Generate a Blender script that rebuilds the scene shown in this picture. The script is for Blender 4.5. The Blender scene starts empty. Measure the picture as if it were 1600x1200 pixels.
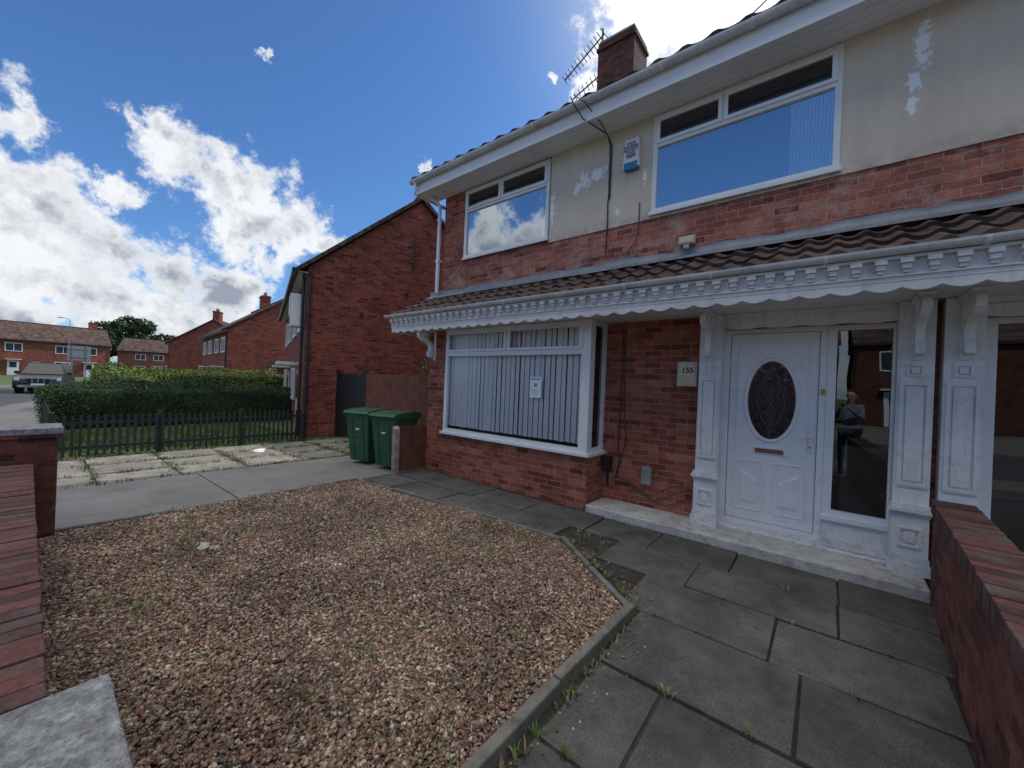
import bpy, math, random, bmesh
import numpy as np
from mathutils import Vector, Matrix
random.seed(7); np.random.seed(7)
rad=math.radians
scene=bpy.context.scene
COL=scene.collection

# ------------------------------------------------------------------ materials
def newmat(name):
    m=bpy.data.materials.new(name); m.use_nodes=True
    nt=m.node_tree; b=nt.nodes['Principled BSDF']
    return m,nt,b
def N(nt,t,**k):
    n=nt.nodes.new(t)
    for a,v in k.items(): setattr(n,a,v)
    return n
def L(nt,a,b): nt.links.new(a,b)
def c4(c): return (c[0],c[1],c[2],1)
def ramp(nt,src,p0,p1,c0,c1):
    r=N(nt,'ShaderNodeValToRGB'); e=r.color_ramp.elements
    e[0].position=p0;e[1].position=p1;e[0].color=c4(c0);e[1].color=c4(c1)
    L(nt,src,r.inputs[0]); return r.outputs[0]
def mix(nt,f,a,b,mode='MIX'):
    m=N(nt,'ShaderNodeMix',data_type='RGBA',blend_type=mode)
    for s,v in ((m.inputs[0],f),(m.inputs[6],a),(m.inputs[7],b)):
        if hasattr(v,'links'): L(nt,v,s)
        elif isinstance(v,(int,float)): s.default_value=v
        else: s.default_value=c4(v)
    return m.outputs[2]
def noise(nt,co,scale,detail=4,rough=.55):
    n=N(nt,'ShaderNodeTexNoise'); n.inputs['Scale'].default_value=scale
    n.inputs['Detail'].default_value=detail; n.inputs['Roughness'].default_value=rough
    L(nt,co,n.inputs['Vector']); return n
def bump(nt,b,h,strength,dist=.01,prev=None):
    n=N(nt,'ShaderNodeBump'); n.inputs['Strength'].default_value=strength; n.inputs['Distance'].default_value=dist
    L(nt,h,n.inputs['Height'])
    if prev: L(nt,prev,n.inputs['Normal'])
    L(nt,n.outputs[0],b.inputs['Normal']); return n.outputs[0]
def mrange(nt,src,a,b_,c=0,d=1,smooth=False):
    f=N(nt,'ShaderNodeMapRange'); f.inputs[1].default_value=a;f.inputs[2].default_value=b_;f.inputs[3].default_value=c;f.inputs[4].default_value=d
    if smooth: f.interpolation_type='SMOOTHSTEP'
    L(nt,src,f.inputs[0]); return f.outputs[0]
def plain(name,col,rough=.6,var=.25,s1=3,s2=60,bs=.2,bd=.003,metal=0,spec=.5,dirt=None,dirtamt=.5,dlo=.5,streak=False):
    m,nt,b=newmat(name)
    tc=N(nt,'ShaderNodeTexCoord').outputs['Object']
    n1=noise(nt,tc,s1,6); n2=noise(nt,tc,s2,4)
    lo=tuple(c*(1-var) for c in col); hi=tuple(min(1,c*(1+var)) for c in col)
    c=ramp(nt,n1.outputs[0],.3,.7,lo,hi)
    d=ramp(nt,n2.outputs[0],.3,.7,(1-var*.6,)*3,(1,1,1))
    c=mix(nt,1.0,c,d,'MULTIPLY')
    if dirt:
        n3=noise(nt,tc,s1*2.3,8,.7)
        c=mix(nt,mrange(nt,n3.outputs[0],dlo,dlo+.22,0,dirtamt),c,dirt)
    if streak:
        mp=N(nt,'ShaderNodeMapping'); mp.inputs['Scale'].default_value=(14,14,1.2); L(nt,tc,mp.inputs[0])
        n4=noise(nt,mp.outputs[0],1.5,6,.65); c=mix(nt,mrange(nt,n4.outputs[0],.52,.76,0,.5),c,(.42,.40,.35))
        n5=noise(nt,tc,22,8,.75); c=mix(nt,mrange(nt,n5.outputs[0],.61,.655,0,.75),c,(.30,.27,.22))
    L(nt,c,b.inputs['Base Color']); b.inputs['Roughness'].default_value=rough; b.inputs['Metallic'].default_value=metal
    b.inputs['Specular IOR Level'].default_value=spec
    if bs: bump(nt,b,n2.outputs[0],bs,bd)
    return m
def brick(name,c1,c2,mort,dark=.7,bw=.225,bh=.075,ms=.0055,bumpd=.008,wear=None,wearlo=.55):
    m,nt,b=newmat(name)
    uv=N(nt,'ShaderNodeUVMap').outputs[0]
    ob=N(nt,'ShaderNodeTexCoord').outputs['Object']
    wob=noise(nt,ob,9,2)
    sub=N(nt,'ShaderNodeVectorMath',operation='SUBTRACT'); L(nt,wob.outputs[1],sub.inputs[0]); sub.inputs[1].default_value=(.5,.5,.5)
    sc=N(nt,'ShaderNodeVectorMath',operation='SCALE'); L(nt,sub.outputs[0],sc.inputs[0]); sc.inputs[3].default_value=.012
    ad=N(nt,'ShaderNodeVectorMath',operation='ADD'); L(nt,uv,ad.inputs[0]); L(nt,sc.outputs[0],ad.inputs[1])
    t=N(nt,'ShaderNodeTexBrick'); L(nt,ad.outputs[0],t.inputs['Vector'])
    t.inputs['Scale'].default_value=1; t.inputs['Brick Width'].default_value=bw; t.inputs['Row Height'].default_value=bh
    t.inputs['Mortar Size'].default_value=ms; t.inputs['Mortar Smooth'].default_value=.25
    t.inputs['Color1'].default_value=(0,0,0,1);t.inputs['Color2'].default_value=(1,1,1,1);t.inputs['Mortar'].default_value=(.5,.5,.5,1)
    r=N(nt,'ShaderNodeValToRGB'); e=r.color_ramp.elements; L(nt,t.outputs[0],r.inputs[0])
    dk=(c2[0]*.62,c2[1]*.62,c2[2]*.75); li=(min(1,c1[0]*1.12),c1[1]*1.3,c1[2]*1.35); md=tuple((a_+b__)/2 for a_,b__ in zip(c1,c2))
    e[0].position=0;e[0].color=c4(dk);e[1].position=1;e[1].color=c4(li)
    for p_,cc in ((.14,c2),(.40,md),(.72,c1)):
        q=e.new(p_); q.color=c4(cc)
    c=mix(nt,t.outputs[1],r.outputs[0],mort)
    n1=noise(nt,ob,1.3,6,.6); n2=noise(nt,ob,45,5,.65); n3=noise(nt,ob,8,5,.7)
    c=mix(nt,1.0,c,ramp(nt,n1.outputs[0],.3,.7,(dark,)*3,(1.12,1.1,1.08)),'MULTIPLY')
    c=mix(nt,1.0,c,ramp(nt,n2.outputs[0],.3,.75,(.68,.66,.66),(1.2,1.2,1.2)),'MULTIPLY')
    c=mix(nt,1.0,c,ramp(nt,n3.outputs[0],.35,.65,(.70,.70,.72),(1.14,1.12,1.10)),'MULTIPLY')
    if wear:
        c=mix(nt,mrange(nt,noise(nt,ob,3.1,8,.7).outputs[0],wearlo,wearlo+.15,0,.6),c,wear)
    L(nt,c,b.inputs['Base Color']); b.inputs['Roughness'].default_value=.9; b.inputs['Specular IOR Level'].default_value=.25
    inv=N(nt,'ShaderNodeMath',operation='SUBTRACT'); inv.inputs[0].default_value=1; L(nt,t.outputs[1],inv.inputs[1])
    p=bump(nt,b,inv.outputs[0],.9,bumpd); bump(nt,b,n2.outputs[0],.35,.004,p)
    return m

M={}
M['brick']=brick('house_brick',(.46,.150,.088),(.31,.085,.056),(.42,.32,.26),wear=(.44,.27,.21),wearlo=.60)
M['brickup']=brick('house_brick_upper',(.47,.172,.115),(.33,.105,.075),(.44,.35,.30),wear=(.52,.40,.34),wearlo=.53)
M['brickn']=brick('neighbour_brick',(.35,.088,.055),(.22,.056,.040),(.26,.18,.15),dark=.75)
M['brickchim']=brick('chimney_brick',(.15,.058,.048),(.09,.038,.034),(.11,.08,.07),dark=.6)
M['brickfar']=brick('far_brick',(.34,.115,.075),(.26,.08,.055),(.26,.17,.14),dark=.8)
M['brickopp']=brick('opposite_brick',(.16,.065,.045),(.12,.045,.032),(.13,.10,.08),dark=.8)
M['brickwall']=brick('garden_wall_brick',(.26,.082,.058),(.155,.05,.04),(.16,.12,.10),dark=.55,wear=(.24,.18,.15),wearlo=.6)
M['rooftile']=brick('far_roof_tile',(.16,.105,.088),(.11,.075,.062),(.04,.025,.02),bw=.3,bh=.3,ms=.012,bumpd=.02)
M['tile']=plain('brown_tile',(.088,.056,.048),.85,.45,2.5,50,.5,.004,dirt=(.13,.12,.09),dirtamt=.6)
M['upvc']=plain('white_upvc',(.80,.81,.81),.35,.05,2,30,.03,.001,dirt=(.6,.6,.57),dirtamt=.5,dlo=.55)
M['door']=plain('white_door_upvc',(.80,.81,.81),.35,.04,3,30,.03,.001,dirt=(.50,.49,.45),dirtamt=.7,dlo=.55)
M['white']=plain('white_painted_timber',(.76,.76,.745),.55,.08,3,70,.25,.003,dirt=(.46,.45,.41),dirtamt=.5,streak=True)
M['whitedirty']=plain('white_dirty_paint',(.70,.70,.68),.6,.12,9,60,.3,.003,dirt=(.22,.20,.16),dirtamt=.85,dlo=.52)
M['gutter']=plain('white_gutter',(.64,.65,.65),.4,.15,2.5,40,.08,.002,dirt=(.30,.30,.28),dirtamt=.65)
M['lead']=plain('lead_flashing',(.23,.255,.285),.5,.25,4,30,.4,.005,metal=.2)
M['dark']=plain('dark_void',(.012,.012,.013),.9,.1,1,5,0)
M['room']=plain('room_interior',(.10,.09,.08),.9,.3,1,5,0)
M['black']=plain('black_plastic',(.02,.02,.022),.5,.2,5,50,.1,.001)
M['blackwood']=plain('black_painted_wood',(.018,.018,.02),.55,.3,4,60,.3,.002)
M['brownwood']=plain('brown_fence_wood',(.17,.062,.038),.8,.35,6,60,.5,.004)
M['greywood']=plain('weathered_post_wood',(.36,.30,.24),.9,.4,8,50,.6,.006,dirt=(.08,.05,.04))
M['concrete']=plain('concrete_drive',(.225,.212,.195),.95,.2,.9,90,.5,.004,dirt=(.14,.13,.115),dirtamt=.8)
M['oldslab']=plain('old_slabs',(.25,.235,.205),.95,.3,1.5,70,.5,.004,dirt=(.11,.105,.07),dirtamt=.9,dlo=.46)
M['soil']=plain('soil',(.055,.047,.035),1,.4,5,60,.8,.01)
M['kerb']=plain('concrete_edging',(.19,.178,.152),.95,.35,5,90,.8,.006,dirt=(.07,.072,.045),dirtamt=.9)
M['stepc']=plain('worn_painted_step',(.54,.53,.49),.9,.22,5,80,.7,.006,dirt=(.17,.16,.14),dirtamt=.9,dlo=.50)
M['cap']=plain('pier_cap_stone',(.36,.355,.345),.95,.5,26,130,1,.010,dirt=(.10,.10,.095),dirtamt=.9,dlo=.47)
M['asphalt']=plain('asphalt',(.062,.062,.065),.9,.2,.5,80,.4,.004)
M['pave']=plain('pavement_tarmac',(.15,.145,.14),.95,.15,.6,70,.4,.004)
M['grass']=plain('grass',(.08,.13,.035),1,.4,.8,40,.9,.02,dirt=(.13,.13,.06))
M['hedge']=plain('hedge_leaf',(.034,.085,.022),.8,.45,2.5,25,.2,.01)
M['hedge2']=plain('hedge_light_leaf',(.19,.25,.04),.8,.35,2.5,25,.2,.01)
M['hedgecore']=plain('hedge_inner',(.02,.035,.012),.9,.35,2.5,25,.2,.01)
M['weed']=plain('weed_green',(.12,.20,.05),.8,.4,6,30,.1,.01)
M['straw']=plain('dry_grass',(.32,.27,.16),.9,.3,6,30,.1,.01)
M['treeleaf']=plain('tree_leaf',(.035,.065,.024),.8,.5,.6,12,.2,.01)
M['bark']=plain('bark',(.10,.075,.055),.95,.3,5,40,.6,.02)
M['bin']=plain('green_bin_plastic',(.022,.095,.042),.5,.2,4,50,.12,.002,dirt=(.07,.11,.07),dirtamt=.35)
M['rubber']=plain('rubber',(.02,.02,.02),.8,.2,5,50,.1,.002)
M['galv']=plain('galvanised_steel',(.30,.31,.32),.45,.15,5,50,.1,.001,metal=.7)
M['came']=plain('lead_came',(.12,.12,.125),.5,.15,5,50,0)
M['aerial']=plain('aerial_dark_metal',(.06,.06,.065),.6,.15,5,50,0)
M['carp']=plain('dark_car_paint',(.028,.031,.038),.3,.05,3,30,0,.001)
M['carglass']=plain('car_glass',(.015,.018,.02),.15,.1,3,30,0,.001,spec=.4)
M['beige']=plain('beige_plastic',(.60,.54,.41),.5,.12,5,40,.1,.002,dirt=(.35,.30,.2))
M['plate']=plain('number_backing',(.66,.58,.34),.5,.1,9,60,.1,.001)
M['greybox']=plain('grey_box',(.28,.28,.26),.6,.2,5,40,.1,.002)
M['blue']=plain('blue_plastic',(.03,.19,.42),.4,.1,5,40,0)
M['gold']=plain('brass',(.45,.30,.10),.35,.2,20,60,.1,.001,metal=.8)
M['bronze']=plain('letterplate',(.32,.12,.08),.35,.2,20,60,.1,.001,metal=.3)
M['paper']=plain('paper',(.76,.82,.86),.8,.03,5,40,0)
M['ink']=plain('ink',(.02,.02,.025),.8,.1,5,40,0)
M['inkblue']=plain('ink_blue',(.16,.33,.52),.8,.1,5,40,0)
M['blind']=plain('vertical_blind_fabric',(.86,.88,.86),.85,.04,3,60,.1,.001)
M['skin']=plain('skin',(.55,.32,.23),.55,.08,5,50,.05,.001)
M['shirt']=plain('shirt_cloth',(.20,.24,.32),.9,.15,5,90,.2,.002)
M['jeans']=plain('jeans_cloth',(.04,.06,.11),.9,.2,5,90,.2,.002)
M['hair']=plain('hair',(.03,.02,.015),.7,.3,5,90,.2,.002)
M['cloth']=plain('pale_cloth',(.42,.40,.34),.9,.25,12,60,.4,.004,dirt=(.2,.18,.14))
M['signgrey']=plain('sign_back',(.32,.33,.34),.5,.1,5,40,0,metal=.4)
M['headl']=plain('headlamp',(.75,.78,.8),.1,.05,5,40,0,spec=1)
M['mortar']=plain('old_mortar',(.11,.092,.082),1,.3,8,60,.6,.006)

# cream painted render with flaked patches
m,nt,b=newmat('cream_render'); tc=N(nt,'ShaderNodeTexCoord').outputs['Object']
n1=noise(nt,tc,1.2,6,.6); n2=noise(nt,tc,130,3)
c=ramp(nt,n1.outputs[0],.3,.7,(.62,.54,.43),(.72,.64,.53))
mp=N(nt,'ShaderNodeMapping'); mp.inputs['Scale'].default_value=(6,6,.7); L(nt,tc,mp.inputs[0])
n4=noise(nt,mp.outputs[0],1.2,5,.6)
c=mix(nt,1.0,c,ramp(nt,n4.outputs[0],.35,.7,(.91,.90,.88),(1,1,1)),'MULTIPLY')
sx=N(nt,'ShaderNodeSeparateXYZ'); L(nt,tc,sx.inputs[0])
gz=N(nt,'ShaderNodeMath',operation='MULTIPLY'); L(nt,mrange(nt,sx.outputs[2],3.98,3.80,0,1),gz.inputs[0]); L(nt,mrange(nt,noise(nt,tc,6,8,.7).outputs[0],.42,.62,0,.7),gz.inputs[1])
c=mix(nt,gz.outputs[0],c,(.33,.24,.19))
prev=None
for (x,z,rx,rz) in ((.58,4.80,.058,.23),(.53,4.50,.045,.13),(.52,4.28,.04,.09),(-2.62,4.63,.13,.09),(-2.80,4.58,.10,.13),(-2.94,4.50,.06,.08),(-.1,5.0,.02,.02),(2.3,4.5,.1,.1),(-3.36,4.3,.04,.28),(-1.93,4.35,.03,.10),(-2.3,4.0,.03,.05)):
    s=N(nt,'ShaderNodeVectorMath',operation='SUBTRACT'); L(nt,tc,s.inputs[0]); s.inputs[1].default_value=(x,0,z)
    s2=N(nt,'ShaderNodeVectorMath',operation='MULTIPLY'); L(nt,s.outputs[0],s2.inputs[0]); s2.inputs[1].default_value=(1/rx,0,1/rz)
    ln=N(nt,'ShaderNodeVectorMath',operation='LENGTH'); L(nt,s2.outputs[0],ln.inputs[0])
    if prev is None: prev=ln.outputs['Value']
    else:
        mn=N(nt,'ShaderNodeMath',operation='MINIMUM'); L(nt,prev,mn.inputs[0]); L(nt,ln.outputs['Value'],mn.inputs[1]); prev=mn.outputs[0]
n5=noise(nt,tc,17,6,.75)
ma=N(nt,'ShaderNodeMath',operation='MULTIPLY_ADD'); L(nt,n5.outputs[0],ma.inputs[0]); ma.inputs[1].default_value=4.5; L(nt,prev,ma.inputs[2])
pm=mrange(nt,ma.outputs[0],3.15,3.05)
c=mix(nt,pm,c,(.88,.88,.87))
L(nt,c,b.inputs['Base Color']); b.inputs['Roughness'].default_value=.9
p=bump(nt,b,n2.outputs[0],.5,.004); bump(nt,b,pm,.6,.004,p)
M['cream']=m

def glassmat(name,refl,tint=(.75,.8,.8),ior=1.5,gcol=(.92,.95,.97)):
    m,nt,b=newmat(name); nt.nodes.remove(b); out=nt.nodes['Material Output']
    tr=N(nt,'ShaderNodeBsdfTransparent'); tr.inputs[0].default_value=c4(tint)
    gl=N(nt,'ShaderNodeBsdfGlossy'); gl.inputs['Roughness'].default_value=.004; gl.inputs[0].default_value=c4(gcol)
    tc=N(nt,'ShaderNodeTexCoord').outputs['Object']
    nb=noise(nt,tc,1.6,1); bp=N(nt,'ShaderNodeBump'); bp.inputs['Strength'].default_value=.08; bp.inputs['Distance'].default_value=.02
    L(nt,nb.outputs[0],bp.inputs['Height']); L(nt,bp.outputs[0],gl.inputs['Normal'])
    fr=N(nt,'ShaderNodeFresnel'); fr.inputs[0].default_value=ior
    ad=N(nt,'ShaderNodeMath',operation='ADD',use_clamp=True); L(nt,fr.outputs[0],ad.inputs[0]); ad.inputs[1].default_value=refl
    mx=N(nt,'ShaderNodeMixShader'); L(nt,ad.outputs[0],mx.inputs[0]); L(nt,tr.outputs[0],mx.inputs[1]); L(nt,gl.outputs[0],mx.inputs[2])
    L(nt,mx.outputs[0],out.inputs[0]); return m
M['glass']=glassmat('window_glass',.47,(.98,.98,.98),gcol=(.88,.96,1.0))
M['glasslow']=glassmat('window_glass_clear',0,(.97,.98,.98),1.28)
M['glassmid']=glassmat('window_glass_top_light',.08,(.8,.83,.83))
M['glassdoor']=glassmat('door_glass',.08,(.40,.42,.40))
M['glassfar']=plain('far_window_glass',(.05,.06,.075),.08,.2,1,5,0,spec=1)
m,nt,b=newmat('leaded_glass'); tc=N(nt,'ShaderNodeTexCoord').outputs['Object']
v=N(nt,'ShaderNodeTexVoronoi'); v.inputs['Scale'].default_value=18; L(nt,tc,v.inputs['Vector'])
c=ramp(nt,v.outputs['Distance'],.0,.6,(.07,.022,.03),(.02,.014,.02))
L(nt,c,b.inputs['Base Color']); b.inputs['Roughness'].default_value=.12; bump(nt,b,v.outputs['Distance'],.5,.01)
M['stained']=m
# gravel pebbles
m,nt,b=newmat('gravel_pebble'); g=N(nt,'ShaderNodeNewGeometry')
r=N(nt,'ShaderNodeValToRGB'); L(nt,g.outputs['Random Per Island'],r.inputs[0]); r.color_ramp.interpolation='CONSTANT'
cols=[(.23,.135,.088),(.34,.22,.145),(.14,.075,.052),(.41,.30,.205),(.27,.165,.11),(.20,.135,.10),(.54,.45,.345),(.29,.14,.09),(.105,.085,.07),(.37,.26,.175),(.62,.57,.48),(.24,.18,.14)]
e=r.color_ramp.elements
e[0].position=0;e[0].color=c4(cols[0]); e[1].position=1/12; e[1].color=c4(cols[1])
for i in range(2,12):
    q=e.new(i/12 if i<10 else (.90 if i==10 else .94)); q.color=c4(cols[i])
tc=N(nt,'ShaderNodeTexCoord').outputs['Object']
nn=noise(nt,tc,120,3); nl=noise(nt,tc,1.3,6,.65)
c=mix(nt,1.0,r.outputs[0],ramp(nt,nn.outputs[0],.3,.7,(.7,.7,.7),(1.15,1.15,1.15)),'MULTIPLY')
c=mix(nt,1.0,c,ramp(nt,nl.outputs[0],.38,.62,(.62,.59,.56),(1.16,1.14,1.12)),'MULTIPLY')
L(nt,c,b.inputs['Base Color']); b.inputs['Roughness'].default_value=.75
M['pebble']=m
M['gravelbase']=plain('gravel_fines',(.12,.085,.06),1,.35,30,90,1,.01)
m,nt,b=newmat('paving_slab'); g=N(nt,'ShaderNodeNewGeometry'); tc=N(nt,'ShaderNodeTexCoord').outputs['Object']
c=ramp(nt,g.outputs['Random Per Island'],0,1,(.105,.101,.094),(.155,.149,.138))
n1=noise(nt,tc,2.2,8,.7); n2=noise(nt,tc,150,3,.7); n3=noise(nt,tc,11,8,.75)
c=mix(nt,1.0,c,ramp(nt,n1.outputs[0],.35,.68,(.50,.50,.50),(1.15,1.14,1.13)),'MULTIPLY')
c=mix(nt,1.0,c,ramp(nt,n2.outputs[0],.35,.68,(.55,.55,.55),(1.4,1.4,1.4)),'MULTIPLY')
c=mix(nt,mrange(nt,n3.outputs[0],.54,.68,0,.6),c,(.052,.05,.045))
L(nt,c,b.inputs['Base Color']); b.inputs['Roughness'].default_value=.92; b.inputs['Specular IOR Level'].default_value=.25
p=bump(nt,b,n2.outputs[0],.7,.004); bump(nt,b,n3.outputs[0],.5,.008,p)
M['slab']=m
m,nt,b=newmat('coping_block'); g=N(nt,'ShaderNodeNewGeometry'); tc=N(nt,'ShaderNodeTexCoord').outputs['Object']
c=ramp(nt,g.outputs['Random Per Island'],0,1,(.065,.031,.026),(.17,.064,.048)); n1=noise(nt,tc,40,5,.7); n2=noise(nt,tc,4,7,.7)
c=mix(nt,1.0,c,ramp(nt,n1.outputs[0],.3,.7,(.5,.5,.5),(1.35,1.3,1.3)),'MULTIPLY'); c=mix(nt,ramp(nt,n2.outputs[0],.50,.66,(0,0,0),(.7,.7,.7)),c,(.12,.105,.09))
L(nt,c,b.inputs['Base Color']); b.inputs['Roughness'].default_value=.9; bump(nt,b,n1.outputs[0],.9,.008); M['copb']=m

# ------------------------------------------------------------------ mesh builder
class MB:
    def __init__(s): s.v=[];s.f=[];s.fm=[];s.mats=[];s.T=None
    def mi(s,mt):
        if mt not in s.mats: s.mats.append(mt)
        return s.mats.index(mt)
    def add(s,vs,fs,mt):
        o=len(s.v); k=s.mi(mt)
        for p in vs:
            p=Vector(p)
            if s.T is not None: p=s.T@p
            s.v.append(p)
        for f in fs: s.f.append([i+o for i in f]); s.fm.append(k)
    def box(s,x0,x1,y0,y1,z0,z1,mt):
        s.add([(x0,y0,z0),(x1,y0,z0),(x1,y1,z0),(x0,y1,z0),(x0,y0,z1),(x1,y0,z1),(x1,y1,z1),(x0,y1,z1)],
              [(0,3,2,1),(4,5,6,7),(0,1,5,4),(1,2,6,5),(2,3,7,6),(3,0,4,7)],mt)
    def hexa(s,b,t,mt):
        s.add(list(b)+list(t),[(0,3,2,1),(4,5,6,7),(0,1,5,4),(1,2,6,5),(2,3,7,6),(3,0,4,7)],mt)
    def prism(s,poly,z0,z1,mt):
        n=len(poly)
        s.add([(p[0],p[1],z0) for p in poly]+[(p[0],p[1],z1) for p in poly],
              [tuple(range(n))[::-1],tuple(range(n,2*n))]+[(i,(i+1)%n,n+(i+1)%n,n+i) for i in range(n)],mt)
    def prismx(s,poly,x0,x1,mt):
        n=len(poly)
        s.add([(x0,p[0],p[1]) for p in poly]+[(x1,p[0],p[1]) for p in poly],
              [tuple(range(n)),tuple(range(n,2*n))[::-1]]+[(i,(i+1)%n,n+(i+1)%n,n+i) for i in range(n)],mt)
    def cyl(s,p0,p1,r0,mt,r1=None,n=12,caps=True):
        s.tube([p0,p1],[r0,r0 if r1 is None else r1],mt,n,caps)
    def tube(s,pts,r,mt,n=8,caps=True):
        pts=[Vector(p) for p in pts]
        if not isinstance(r,(list,tuple)): r=[r]*len(pts)
        vs=[];fs=[]
        up=None
        for i,p in enumerate(pts):
            d=(pts[min(i+1,len(pts)-1)]-pts[max(i-1,0)]).normalized()
            if up is None:
                up=Vector((0,0,1)) if abs(d.z)<.9 else Vector((1,0,0))
            a=d.cross(up).normalized(); bb=a.cross(d).normalized(); up=bb
            for k in range(n):
                an=2*math.pi*k/n; vs.append(p+(a*math.cos(an)+bb*math.sin(an))*r[i])
        for i in range(len(pts)-1):
            for k in range(n):
                fs.append((i*n+k,i*n+(k+1)%n,(i+1)*n+(k+1)%n,(i+1)*n+k))
        if caps: fs.append(tuple(range(n))[::-1]); fs.append(tuple(range((len(pts)-1)*n,len(pts)*n)))
        s.add(vs,fs,mt)
    def plate(s,x0,x1,z0,z1,holes,y0,y1,mt):
        xs=sorted({x0,x1}|{h[0] for h in holes}|{h[1] for h in holes}); xs=[x for x in xs if x0<=x<=x1]
        zs=sorted({z0,z1}|{h[2] for h in holes}|{h[3] for h in holes}); zs=[z for z in zs if z0<=z<=z1]
        def solid(i,j):
            if i<0 or j<0 or i>=len(xs)-1 or j>=len(zs)-1: return False
            cx=(xs[i]+xs[i+1])/2; cz=(zs[j]+zs[j+1])/2
            return not any(h[0]<cx<h[1] and h[2]<cz<h[3] for h in holes)
        for i in range(len(xs)-1):
            for j in range(len(zs)-1):
                if not solid(i,j): continue
                a,b_,c,d=xs[i],xs[i+1],zs[j],zs[j+1]
                s.add([(a,y0,c),(b_,y0,c),(b_,y0,d),(a,y0,d)],[(0,1,2,3)],mt)
                s.add([(a,y1,c),(b_,y1,c),(b_,y1,d),(a,y1,d)],[(3,2,1,0)],mt)
                if not solid(i-1,j): s.add([(a,y0,c),(a,y0,d),(a,y1,d),(a,y1,c)],[(0,1,2,3)],mt)
                if not solid(i+1,j): s.add([(b_,y0,c),(b_,y1,c),(b_,y1,d),(b_,y0,d)],[(0,1,2,3)],mt)
                if not solid(i,j-1): s.add([(a,y0,c),(a,y1,c),(b_,y1,c),(b_,y0,c)],[(0,1,2,3)],mt)
                if not solid(i,j+1): s.add([(a,y0,d),(b_,y0,d),(b_,y1,d),(a,y1,d)],[(0,1,2,3)],mt)
    def obj(s,name,parent=None,smooth=False,bevel=0,loc=None,rotz=0):
        me=bpy.data.meshes.new(name); me.from_pydata([tuple(v) for v in s.v],[],s.f)
        for mt in s.mats: me.materials.append(M[mt] if isinstance(mt,str) else mt)
        me.polygons.foreach_set('material_index',s.fm)
        uvl=me.uv_layers.new(name='UVMap'); data=np.zeros(len(me.loops)*2,dtype=np.float32)
        for p in me.polygons:
            n=p.normal; ax=max(range(3),key=lambda k:abs(n[k]))
            for li in p.loop_indices:
                co=me.vertices[me.loops[li].vertex_index].co
                if ax==2: u,v=co.x,co.y
                elif ax==0: u,v=co.y+.1,co.z
                else: u,v=co.x,co.z
                data[2*li]=u+50; data[2*li+1]=v+30
        uvl.data.foreach_set('uv',data)
        if smooth: me.polygons.foreach_set('use_smooth',[True]*len(me.polygons))
        me.update()
        o=bpy.data.objects.new(name,me); COL.objects.link(o)
        if parent: o.parent=parent
        if loc: o.location=loc
        o.rotation_euler[2]=rotz
        if bevel:
            b=o.modifiers.new('bevel','BEVEL'); b.width=bevel; b.segments=2; b.limit_method='ANGLE'; b.angle_limit=rad(40)
        return o
def empty(name,loc=(0,0,0),rotz=0):
    e=bpy.data.objects.new(name,None); e.empty_display_size=.2; COL.objects.link(e); e.location=loc; e.rotation_euler[2]=rotz; return e
def npmesh(name,V,F,mats,parent=None,mi=None):
    me=bpy.data.meshes.new(name); k=F.shape[1]
    me.vertices.add(len(V)); me.vertices.foreach_set('co',V.astype(np.float32).ravel())
    me.loops.add(F.size); me.loops.foreach_set('vertex_index',F.astype(np.int32).ravel())
    me.polygons.add(len(F)); me.polygons.foreach_set('loop_start',np.arange(0,F.size,k,dtype=np.int32))
    for mt in mats: me.materials.append(M[mt])
    if mi is not None: me.polygons.foreach_set('material_index',mi.astype(np.int32))
    me.update(calc_edges=True); me.validate()
    o=bpy.data.objects.new(name,me); COL.objects.link(o)
    if parent: o.parent=parent
    return o
def text(s,size,loc,rot,mat,name,parent=None,align='CENTER',ext=.0008,spacing=1,bold=0):
    cu=bpy.data.curves.new(name,'FONT'); cu.body=s; cu.size=size; cu.align_x=align; cu.align_y='CENTER'; cu.extrude=ext; cu.space_line=spacing; cu.offset=bold
    cu.materials.append(M[mat]); o=bpy.data.objects.new(name,cu); COL.objects.link(o); o.location=loc; o.rotation_euler=rot
    if parent: o.parent=parent
    return o
FRONT=(rad(90),0,0)

def tiles(mb,x0,x1,y0,z0,y1,z1,rows,period,amp,mt,lift=.025,spp=6):
    Lx=x1-x0; n=int(Lx/period*spp); d=Vector((0,y1-y0,z1-z0)); nn=Vector((0,-(z1-z0),(y1-y0))).normalized()
    lines=[]
    for r in range(rows):
        lines.append((r/rows-.004,lift,r)); lines.append(((r+1)/rows,0,r))
    vs=[]
    ncol=n+1
    tj=[[random.uniform(-.006,.006) for _ in range(n//spp+2)] for _ in range(rows)]
    for (t,lf,r) in lines:
        for i in range(ncol):
            x=x0+Lx*i/n; ph=(i/spp)%1
            w=math.sin(2*math.pi*ph); w=w if w>0 else w*.45
            p=Vector((x,y0,z0))+d*(t+tj[r][i//spp]*.6)+nn*(amp*w+lf+tj[r][i//spp]); vs.append((x,p.y,p.z))
    fs=[]
    for k in range(len(lines)-1):
        for i in range(n):
            a=k*ncol+i; fs.append((a,a+1,a+1+ncol,a+ncol))
    mb.add(vs,fs,mt)
    fr=[];ff=[]
    for i in range(ncol):
        v=Vector(vs[i]); fr.append(tuple(v)); fr.append(tuple(v-nn*.03))
    for i in range(n): ff.append((2*i,2*i+2,2*i+3,2*i+1))
    mb.add(fr,ff,mt)

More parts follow.
